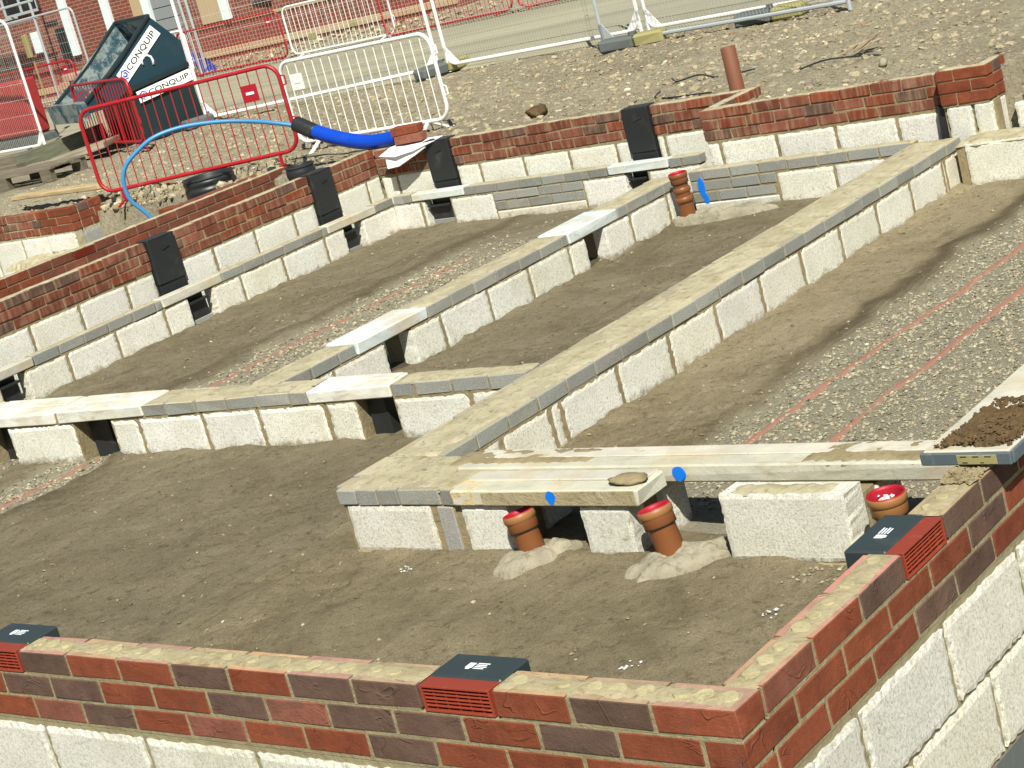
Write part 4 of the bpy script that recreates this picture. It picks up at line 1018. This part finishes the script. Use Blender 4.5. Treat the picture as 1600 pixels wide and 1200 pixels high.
def heras(label, x0, y0, x1, y1, mat, H, group, curved=True, wires=72, kick=.08):
    L = math.hypot(x1 - x0, y1 - y0); t = thing("mesh_fence_panel", label, "fence panel", ((x0 + x1) / 2, (y0 + y1) / 2, ZOUT), math.atan2(y1 - y0, x1 - x0), group)
    m = MB(); tube(m, rrect(L - .06, kick, H, .14 if curved else .03), .021, 8, True)
    for sx in (-1, 1):
        tube(m, [(sx * (L / 2 - .03), 0, .0), (sx * (L / 2 - .03), 0, kick + .2)], .021, 8)
        x = sx * (L / 2 - .05); d = -sx
        m.add([(x, -.006, kick + .01), (x + d * .16, -.006, kick + .01), (x, -.006, kick + .20), (x, .006, kick + .01), (x + d * .16, .006, kick + .01), (x, .006, kick + .20)], [(0, 1, 2), (3, 5, 4), (0, 3, 4, 1), (1, 4, 5, 2), (2, 5, 3, 0)])
    m.build("frame", mat, t, False)
    m = MB()
    for i in range(1, wires): x = -L / 2 + L * i / wires; tube(m, [(x, 0, kick), (x, 0, H)], .0013, 4, caps=False)
    for i in range(1, 8):
        z = kick + (H - kick) * i / 8; tube(m, [(-L / 2 + .03, .004, z), (-L / 4, .004, z + .01), (0, .004, z - .004), (L / 4, .004, z + .006), (L / 2 - .03, .004, z)], .0032, 4, caps=False)
    m.build("wire_mesh", M['wire'] if mat is M['white'] else mat, t); return t
HG = "mesh site fence panels along the road"
heras("white mesh fence panel at the left edge before the red plastic barrier", -23.1, 14.15, -19.78, 13.9, M['white'], 1.86, HG)
heras("white mesh fence panel rising between the tipping skip and the first fence foot", -15.82, 13.32, -12.42, 13.98, M['white'], 2.0, HG)
heras("white mesh fence panel over the concrete road at top centre", -12.34, 14.0, -9.43, 13.82, M['white'], 2.0, HG)
heras("white mesh fence panel at the top right with a yellow painted block under it", -9.36, 13.78, -6.1, 13.45, M['white'], 2.0, HG)
heras("bare galvanised mesh fence panel standing just before the white panel at top right", -9.52, 13.17, -6.42, 12.80, M['galv'], 2.0, HG, curved=False)
def foot(label, x, y, rz, mat2):
    t = thing("ballast_block", label, "ballast block", (x, y, ZOUT), rz, "concrete ballast blocks under the fence posts")
    run = Run((0, 0), 0, 1); m = MB(); cbox(m, run, -.36, .02, -.11, .11, 0, .13, ch=.025, j=.008); m.build("block_body", M['dense'], t)
    m = MB(); cbox(m, run, .03, .36, -.11, .11, 0, .13, ch=.025, j=.008); m.build("painted_end", mat2, t)
    m = MB(); tube(m, [(0, 0, .12), (0, 0, .16)], .035, 8); m.build("socket", M['dense'], t)
foot("dull yellow ballast block under the tall white post beside the white barrier", -12.38, 13.95, R_(80), M['yellow'])
foot("grey and yellow ballast block under the galvanised and white panels at top right", -9.05, 13.05, R_(12), M['yellow'])
foot("half yellow concrete fence block at the far top right by a puddle of shade", -7.45, 13.1, R_(6), M['yellow'])
foot("weathered ballast block under the white post left of the tipping skip", -19.1, 13.1, R_(20), M['haunch'])
foot("ballast block under the white post in front of the tipping skip", -15.75, 13.35, R_(70), M['haunch'])

# ------------------------------------------------------------------ tipping skip
t_ = thing("tipping_skip", "dark blue tipping skip with worn grey inside, white name boards and a painted 2", "skip", (-16.1, 13.1, ZOUT), world_parts=True)
SK = Run((-16.1, 13.1), math.atan2(.93, .36), 1)      # s along the near side, t into depth
D = 1.24; zA = 1.29
def plate(mb, prof, t0, t1):
    n = len(prof); vs = [SK(s, t0, z) for s, z in prof] + [SK(s, t1, z) for s, z in prof]
    mb.add(vs, [tuple(range(n)), tuple(range(2 * n - 1, n - 1, -1))] + [(k, (k + 1) % n, n + (k + 1) % n, n + k) for k in range(n)])
prof = [(.05, zA), (.37, .89), (.36, .60), (-.47, .50), (-.80, .36), (-1.02, .36), (-1.04, .50)]
m = MB(); plate(m, prof, 0, .02); m.build("near_side", M['skip'], t_)
m = MB(); plate(m, prof, D - .02, D); m.build("far_side", M['skip_in'], t_)
m = MB()
def strip(a, b, w=.018):
    d = Vector((b[0] - a[0], b[1] - a[1])).normalized(); nn = Vector((d.y, -d.x)) * w
    plate(m, [a, b, (b[0] + nn.x, b[1] + nn.y), (a[0] + nn.x, a[1] + nn.y)], .02, D - .02)
for a, b in zip(prof[0:5], prof[1:6]): strip((a[0] - (.02 if a[0] > .3 else 0), a[1]), (b[0] - (.02 if b[0] > .3 else 0), b[1]))
m.build("hopper_plates", M['skip_in'], t_)
m = MB(); 
for tt in (-.015, D - .015): tube(m, [SK(.05, tt + .015, zA), SK(-.5, tt + .015, .85), SK(-1.04, tt + .015, .50)], .028, 6)
tube(m, [SK(.05, 0, zA), SK(.05, D, zA)], .025, 6); m.build("rim", M['skip_dk'], t_)
m = MB(); plate(m, [(-1.03, .30), (-1.13, .28), (-1.16, .52), (-1.04, .52)], .0, D); m.build("lip", M['skip_in'], t_)
m = MB(); plate(m, [(-.47, .50), (.37, .60), (.37, -.16), (-.45, -.14)], .025, .06); plate(m, [(-.47, .50), (.37, .60), (.37, -.16), (-.45, -.14)], D - .06, D - .025)
plate(m, [(.34, .58), (.37, .58), (.40, -.16), (.34, -.16)], .06, D - .06); plate(m, [(-.47, .48), (-.44, .48), (-.40, -.14), (-.45, -.14)], .06, D - .06); m.build("base_frame", M['skip_dk'], t_)
m = MB(); plate(m, [(-.50, .465), (.385, .57), (.385, .625), (-.50, .52)], -.03, .03); m.build("rub_rail", M['skip_dk'], t_); m = MB(); plate(m, [(-.48, -.17), (.42, -.17), (.42, -.11), (-.48, -.11)], -.02, .05); m.build("skid", M['skip_dk'], t_)
def board(s0, z0, s1, z1, w, par):
    """white name board from lower-left to upper-right along its long axis on the near side"""
    d = Vector((s1 - s0, z1 - z0)); L = d.length; d.normalize(); n = Vector((-d.y, d.x)); m = MB()
    plate(m, [(s0, z0), (s1, z1), (s1 + n.x * w, z1 + n.y * w), (s0 + n.x * w, z0 + n.y * w)], -.012, -.004)
    o = m.build("name_board", M['paper'], par)
    cu = bpy.data.curves.new("name_text", 'FONT'); cu.body = "CONQUIP"; cu.size = 1.0; cu.extrude = 0.0; cu.offset = .012
    to = bpy.data.objects.new("name_text_tmp", cu); COL.objects.link(to); bpy.context.view_layer.update()
    me = bpy.data.meshes.new_from_object(to.evaluated_get(bpy.context.evaluated_depsgraph_get())); bpy.data.objects.remove(to); bpy.data.curves.remove(cu)
    xs_ = [v.co.x for v in me.vertices]; ys_ = [v.co.y for v in me.vertices]; x0, x1 = min(xs_), max(xs_); y0, y1 = min(ys_), max(ys_)
    a0, a1 = L * .20, L * .95; b0, b1 = w * .24, w * .76
    for v in me.vertices:
        u = a0 + (a1 - a0) * (v.co.x - x0) / (x1 - x0); q = b0 + (b1 - b0) * (v.co.y - y0) / (y1 - y0)
        v.co = SK(s0 + d.x * u + n.x * q, -.0135, z0 + d.y * u + n.y * q)
    me.name = "lettering"; me.materials.append(M['black']); lo = bpy.data.objects.new("lettering", me); COL.objects.link(lo); lo.parent = o
    m = MB()
    for rr, off in ((.40, .30), (.22, .10)):
        ring = []
        for k in range(6):
            a = R_(60 * k + 30); ring.append((math.cos(a), math.sin(a)))
        vs = []
        for rad in (rr * w, off * w):
            for cx_, cy_ in ring:
                u = L * .10 + rad * cx_; q = w * .5 + rad * cy_; vs.append(SK(s0 + d.x * u + n.x * q, -.0137, z0 + d.y * u + n.y * q))
        m.add(vs, [(k, (k + 1) % 6, 6 + (k + 1) % 6, 6 + k) for k in range(6) if not (rr > .3 and k == 4) and not (rr < .3 and k == 1)])
    m.build("emblem", M['bluepipe'], o, recalc=False)
b1 = board(-.47, .575, .135, 1.045, .165, t_); b2 = board(-.375, .305, .375, .40, .145, t_)
m = MB(); tube(m, [SK(s, -.004, z) for s, z in ((-.20, .74), (-.205, .79), (-.17, .835), (-.12, .84), (-.075, .81), (-.06, .76), (-.07, .71))], .017, 6); m.build("painted_number", M['print'], t_, True)

# ------------------------------------------------------------------ house across the road
t_ = thing("brick_house", "red brick house under construction across the road, with pale jambs and boarded openings", "house", (-28, 24, ZOUT), world_parts=True)
HW = Run((-55, 24.0), 0, 1); X = lambda x: x + 55
m = MB(); cbox(m, HW, X(-55), X(-20.3), .0, 8, ZOUT - .1, 5.4, ch=.02); m.build("wall", M['facade'], t_)
for x0, x1, z0, z1 in ((-32.9, -31.75, 1.72, 3.0),):
    m = MB(); cbox(m, HW, X(x0), X(x1), -.02, .05, z0, z1, ch=.01); o = m.build("window", M['glass_dk'], t_)
    m = MB(); 
    for a in (x0, (x0 + x1) / 2, x1): cbox(m, HW, X(a) - .03, X(a) + .03, -.05, .0, z0, z1, ch=.005)
    cbox(m, HW, X(x0), X(x1), -.06, .0, z0 - .06, z0, ch=.005); m.build("frame", M['galv'], o)
for x, z0 in ((-30.93, .55), (-29.6, .62), (-28.35, .35), (-26.13, .55)):
    m = MB(); cbox(m, HW, X(x) - .10, X(x) + .10, -.10, .02, z0, 3.4, ch=.01); m.build("jamb_post", M['jamb'], t_)
m = MB(); cbox(m, HW, X(-28.85), X(-28.46), -.03, .03, .55, 3.2, ch=.01); m.build("boarding", M['board'], t_)
m = MB(); cbox(m, HW, X(-26.9), X(-26.25), -.03, .03, .55, 3.2, ch=.01); m.build("boarding", M['board'], t_)
m = MB()
for k in range(12):
    z = -.1 + .24 * k; s = X(-28.2) - (.22 if k % 2 else 0)
    while s < X(-27.5): cbox(m, HW, max(s, X(-28.2)), min(s + .43, X(-27.5)), -.05, .02, z, z + .225, vary((.24, .26, .27, 1)), .006); s += .445
m.build("infill_blockwork", M['greyblk'], t_)
m = MB(); cbox(m, HW, X(-31.45), X(-31.15), -.03, .04, .35, 1.2, ch=.01); m.build("door_opening", M['glass_dk'], t_)
m = MB(); cbox(m, HW, X(-31.75), X(-31.3), -.03, .04, 1.30, 1.38, ch=.005); m.build("vent_slot", M['glass_dk'], t_)
m = MB(); cbox(m, HW, X(-32.28), X(-31.95), -.05, -.02, .78, 1.25, ch=.005); m.build("notice_board", M['jamb'], t_)
m = MB(); cbox(m, HW, X(-27.4), X(-20.3), -.025, .02, .47, .53, ch=.005); cbox(m, HW, X(-34), X(-20.3), -.03, .02, -.12, .02, ch=.01); m.build("damp_course", M['board'], t_)
m = MB(); cbox(m, HW, X(-25.3), X(-24.8), -.12, -.02, .75, 1.5, ch=.02, j=.03); m.build("wrapped_pack", M['greyblk'], t_)
m = MB()
for p in ((-33.6, 23.2), (-31.0, 23.2)): tube(m, [(p[0], p[1], ZOUT), (p[0], p[1], 4)], .03, 6)
for z in (1.55, 1.9): tube(m, [(-34, 23.2, z), (-30.9, 23.2, z - .0)], .028, 6)
wbox(m, -34, -31.9, 22.9, 23.5, 1.62, 1.68); tag(m.build("scaffold", M['galv']), "grey scaffold tubes and board before the dark house window at top left", "scaffold")
# galvanised fence before the house
hs = heras("galvanised mesh fence panel before the house at far left", -35.4, 21.6, -31.6, 21.5, M['galv'], 1.75, HG + " beyond", wires=50)
dup(hs, (-29.4, 21.4, ZOUT), 0, "galvanised mesh fence panel before the house, behind the tipping skip")
m = MB(); tube(m, [(-24.3, 21.2, ZOUT), (-24.35, 21.2, 1.6)], .028, 6); tube(m, [(-24.2, 21.25, ZOUT), (-24.22, 21.25, 1.6)], .028, 6); tag(m.build("fence_post", M['galv']), "pair of grey fence posts before the house right of the skip", "post")
m = MB(); 
for k in range(5): tube(m, [(-25.2 + .2 * k, 21.9 - .12 * k, ZOUT + .28 - .055 * k), (-24.95 + .2 * k, 21.8 - .12 * k, ZOUT + .24 - .055 * k)], [.1, .12], 8)
tag(m.build("blue_sheeting", M['bluebag']), "crumpled blue ribbed duct lying before the house, right of the skip", "duct")
m = MB()
for i in range(3):
    for k in range(4 - i): wbox(m, -30.2 + .35 * k + .1 * i, -29.9 + .35 * k + .1 * i, 22.6, 22.9, ZOUT + .15 * i, ZOUT + .14 + .15 * i, vary((.42, .33, .24, 1)), .01, .02)
tag(m.build("block_pile", M['stone']), "low pile of pale blocks against the house behind the red barrier", "pile")

# red plastic barrier at the left edge
t_ = thing("plastic_barrier", "tall ribbed red plastic barrier, dirty at the foot, behind the left fence panel", "barrier", (-21.9, 14.7, ZOUT))
m = MB(); run = Run((-1.2, 0), 0, 1); cbox(m, run, 0, 2.15, 0, .28, .16, .98, ch=.03)
for k in range(24): cbox(m, run, .03 + .088 * k, .075 + .088 * k, -.022, .02, .2, .93, ch=.01)
m.build("barrier_shell", M['redbar'], t_)
m = MB(); cbox(m, run, -.02, 2.2, -.08, .36, 0, .15, ch=.03)
for k in range(18): cbox(m, run, .03 + .12 * k, .08 + .12 * k, -.10, -.07, .02, .16, ch=.005)
m.build("barrier_foot", M['dense'], t_)
m = MB(); cbox(m, run, 1.02, 1.22, -.036, -.02, .3, .52, ch=.005); m.build("sticker", M['bluebag'], t_)
m = MB(); run = Run((-21.4, 15.3), 0, 1); cbox(m, run, 0, .10, 0, .05, 1.05, 1.40, ch=.01); cbox(m, run, .04, .06, .051, .07, ZOUT, 1.1, ch=.005); tag(m.build("yellow_marker", M['yellow']), "yellow marker board rising behind the left mesh fence panel", "marker")

# timber, pallets and slabs at the left edge
def lumber(name, label, cat, x, y, z, L, W, H, rz, col, mat, rx=0, ry=0):
    m = MB(); cbox(m, Run((0, 0), 0, 1), -L / 2, L / 2, -W / 2, W / 2, -H / 2, H / 2, col, .008, .006); o = m.build(name, mat); o.location = (x, y, z); o.rotation_euler = (rx, ry, rz); tag(o, label, cat); return o
WOODC = (.34, .27, .17, 1); OLD = (.20, .175, .13, 1)
lumber("timber_plank", "pale weathered plank lying behind the far left brick pier", "plank", -13.1, 8.75, ZOUT + .16, 1.6, .12, .05, R_(-6), (.50, .39, .22, 1), M['wood'])
lumber("concrete_kerb", "mossy concrete kerb leaning beside the white fence post at left", "kerb", -18.0, 12.75, ZOUT + .13, 1.25, .28, .2, R_(22), (.15, .16, .11, 1), M['wood'], 0, R_(-6))
t_ = thing("timber_pallet", "grey timber pallet on the rubble at the left edge below the fence", "pallet", (-16.35, 10.75, ZOUT - .02), R_(8))
m = MB(); run = Run((0, 0), 0, 1)
for k in range(5): cbox(m, run, -.8, .8, -.28 + .13 * k, -.19 + .13 * k, .17, .2, vary(OLD), .004, .004)
m.build("top_boards", M['wood'], t_); m = MB()
for sx in (-.7, 0, .7):
    for yy in (-.28, .25): m = MB(); cbox(m, run, sx - .08, sx + .08, yy, yy + .09, .03, .17, vary(OLD), .004, .004); m.build("spacer_block", M['wood'], t_)
m = MB()
for yy in (-.28, .25): cbox(m, run, -.8, .8, yy - .01, yy + .1, .0, .03, vary(OLD), .004)
m.build("bottom_boards", M['wood'], t_)
for i, (x, y, z, l, a, lab) in enumerate(((-18.6, 11.7, .07, 1.7, 14, "long grey timber baulk below the left white fence panel"), (-19.6, 12.6, .09, 2.2, 10, "dark timber baulk tight under the left white fence panel"), (-16.6, 11.9, .12, .9, 30, "pale slab tilted between the pallet and the red barriers"))):
    lumber("timber_baulk" if i < 2 else "concrete_flag", lab, "timber" if i < 2 else "slab", x, y, ZOUT + z, l, .2 if i < 2 else .6, .12 if i < 2 else .08, R_(a), OLD if i != 2 else (.33, .30, .22, 1), M['wood'], 0, R_(-5 if i == 2 else 0))
m = MB()
for k in range(60):
    a = random.uniform(0, 6.3); h = random.uniform(.08, .3); x, y = -17.3 + jit(.25), 13.0 + jit(.2); tube(m, [(x, y, ZOUT), (x + .06 * math.cos(a), y + .06 * math.sin(a), ZOUT + h * .6), (x + .14 * math.cos(a), y + .14 * math.sin(a), ZOUT + h)], [.006, .004, .001], 4)
gm = mk_paint("dry_grass", (.12, .13, .05, 1), .8, .4); tag(m.build("dry_weeds", gm), "tuft of thin dry weeds by the kerb left of the skip", "weeds", kind="stuff")

# ------------------------------------------------------------------ duct, hose, paper, rings
t_ = thing("blue_duct", "thick bright blue duct with a black coupler lying over the brick corner", "duct", (-9, 8.7, -.1), world_parts=True)
def smooth(pts, n=6):
    P = [Vector(p) for p in pts]; out = []
    for i in range(len(P) - 1):
        p0, p1, p2, p3 = P[max(i - 1, 0)], P[i], P[i + 1], P[min(i + 2, len(P) - 1)]
        for k in range(n):
            t = k / n; out.append(.5 * ((2 * p1) + (p2 - p0) * t + (2 * p0 - 5 * p1 + 4 * p2 - p3) * t * t + (3 * p1 - p0 - 3 * p2 + p3) * t ** 3))
    return out + [P[-1]]
m = MB(); tube(m, smooth([(-9.46, 8.70, .165), (-9.23, 8.70, .075), (-8.96, 8.70, .0), (-8.72, 8.71, -.03), (-8.36, 8.72, -.01)]), .063, 18); m.build("duct_body", M['bluepipe'], t_, True)
m = MB(); tube(m, smooth([(-9.60, 8.70, .235), (-9.5, 8.7, .185), (-9.40, 8.70, .135)]), .069, 18); m.build("coupler", M['black'], t_, True)
m = MB(); tube(m, smooth([(-10.47, 7.72, -.42), (-10.555, 7.635, -.16), (-10.62, 7.56, -.01), (-10.63, 7.55, .15), (-10.59, 7.59, .28), (-10.51, 7.68, .37), (-10.39, 7.81, .45), (-10.24, 7.99, .47), (-10.06, 8.19, .44), (-9.88, 8.38, .38), (-9.71, 8.57, .29), (-9.55, 8.70, .205)]), .0185, 12)
tag(m.build("water_hose", M['bluehose'], smooth=True), "thin pale blue pipe arching from the black coupler down behind the brick wall", "hose")
m = MB()
def leaf(pts, sag):
    n = len(pts); cx = sum(p[0] for p in pts) / n; cy = sum(p[1] for p in pts) / n; cz = sum(p[2] for p in pts) / n
    vs = list(pts) + [(cx, cy, cz + sag)] + [(p[0], p[1] + .006, p[2] - .006) for p in pts] + [(cx, cy + .006, cz + sag - .006)]
    m.add(vs, [(k, (k + 1) % n, n) for k in range(n)] + [(n + 1 + k, 2 * n + 1, n + 1 + (k + 1) % n) for k in range(n)] + [(k, n + 1 + k, n + 1 + (k + 1) % n, (k + 1) % n) for k in range(n)])
ZW = ZB - .015
leaf([(-8.58, 8.50, ZW - .035), (-8.5, 8.56, ZW + .012), (-8.52, 8.74, ZW + .016), (-8.06, 8.74, ZW + .018), (-8.02, 8.58, ZW + .012), (-8.2, 8.49, ZW - .03), (-8.38, 8.47, ZW - .05)], .006)
leaf([(-8.52, 8.51, ZW - .05), (-8.48, 8.555, ZW - .02), (-8.10, 8.55, ZW - .02), (-8.2, 8.49, ZW - .07), (-8.36, 8.47, ZW - .13), (-8.50, 8.48, ZW - .14)], .004)
tag(m.build("white_sheet", M['paper']), "white sheet folded over the brick corner under the loose bricks", "sheet")
for lab, z, dx in (("lower loose red brick lying on the white sheet", .033, .0), ("upper loose red brick stacked at the blue duct end", .104, -.015)):
    m = MB(); cbox(m, Run((0, 0), 0, 1), -.13, .13, -.0525, .0525, -.033, .033, vary(PINKED if z < .1 else RED, .1), .004, .003); o = m.build("loose_brick", M['brick']); o.location = (-8.33 + dx, 8.66, ZW + .022 + z); o.rotation_euler[2] = R_(8 - 30 * dx); tag(o, lab, "brick", "loose bricks on the corner")
def ring(label, x, y, r, h, z):
    t = thing("inspection_chamber", label, "chamber", (x, y, z), group="black ribbed chambers"); m = MB(); prof = []
    for k in range(5): zz = -h + h * k / 5; prof += [(r, zz), (r * 1.06, zz + h * .05), (r * 1.06, zz + h * .12), (r, zz + h * .15)]
    prof += [(r * 1.02, -.01), (r * 1.05, 0), (r * .98, .004), (r * .94, -.01), (r * .94, -h), (.001, -h)]
    lathe(m, prof, 32); m.build("shell", M['black'], t, True); m = MB(); lathe(m, [(r * 1.055, -.012), (r * 1.07, -.006), (r * 1.055, .003)], 32); m.build("rim", M['duct'], t, True)
ring("larger black ribbed chamber ring behind the smooth brick wall", -10.62, 8.47, .22, .34, ZOUT + .13); ring("smaller black ribbed chamber at the end of the smooth brick wall", -9.46, 8.46, .12, .5, ZOUT + .09)

# odd pieces on the rubble
lump("boulder", "dark brown clod of earth on the rubble behind the back brick wall", "clod", (-7.75, 9.62, ZOUT + .03), .13, M['soil'], (1, .7, .42), 2.2)
lump("boulder", "pale square stone on the rubble above the far brick pier", "stone", (-4.3, 9.2, ZOUT + .03), .04, M['haunch'], (1, .8, .9), 5.2)
lump("boulder", "pale stone at the right edge beyond the far brick pier", "stone", (-2.72, 8.5, ZOUT + .03), .08, M['haunch'], (1, .9, .7), 8.2)
for i, (pts, lab) in enumerate(((((-6.75, 10.2, .03), (-6.6, 10.05, .02), (-6.35, 10.0, .05), (-6.1, 9.9, .02), (-5.8, 9.95, .03)), "black cable scrap left of the upright orange pipe"),
                                (((-5.2, 9.6, .02), (-5.0, 9.65, .05), (-4.75, 9.7, .03), (-4.55, 9.65, .02)), "black cable scrap right of the upright orange pipe"),
                                (((-6.3, 9.35, .07), (-6.33, 9.3, .03), (-6.1, 9.25, .02), (-5.75, 9.2, .02)), "hooked black cable nearest the back brick wall"),
                                (((-9.9, 9.1, .03), (-9.7, 9.0, .06), (-9.5, 9.1, .02), (-9.3, 8.95, .05), (-9.1, 9.05, .03)), "tangled black cable under the white barrier"),
                                (((-10.3, 9.2, .03), (-10.1, 9.1, .05), (-9.95, 9.25, .02)), "bit of black cable between the barriers"))):
    m = MB(); tube(m, smooth([(x, y, ZOUT + z) for x, y, z in pts]), .0065, 6); tag(m.build("cable_scrap", M['black'], smooth=True), lab, "cable", "black cable scraps on the rubble")
m = MB()
for k in range(9): a = R_(20 + jit(25)); L_ = random.uniform(.06, .13); x, y = -4.85 + jit(.08), 10.05 + jit(.06); tube(m, [(x - L_ * math.cos(a), y - L_ * math.sin(a), ZOUT + .03), (x, y, ZOUT + .07), (x + L_ * math.cos(a), y + L_ * math.sin(a), ZOUT + random.uniform(.06, .14))], [.005, .008, .004], 5, col=(.40, .33, .22, 1))
tag(m.build("broken_sticks", M['wood']), "small heap of broken pale sticks on the rubble at upper right", "sticks", kind="stuff")
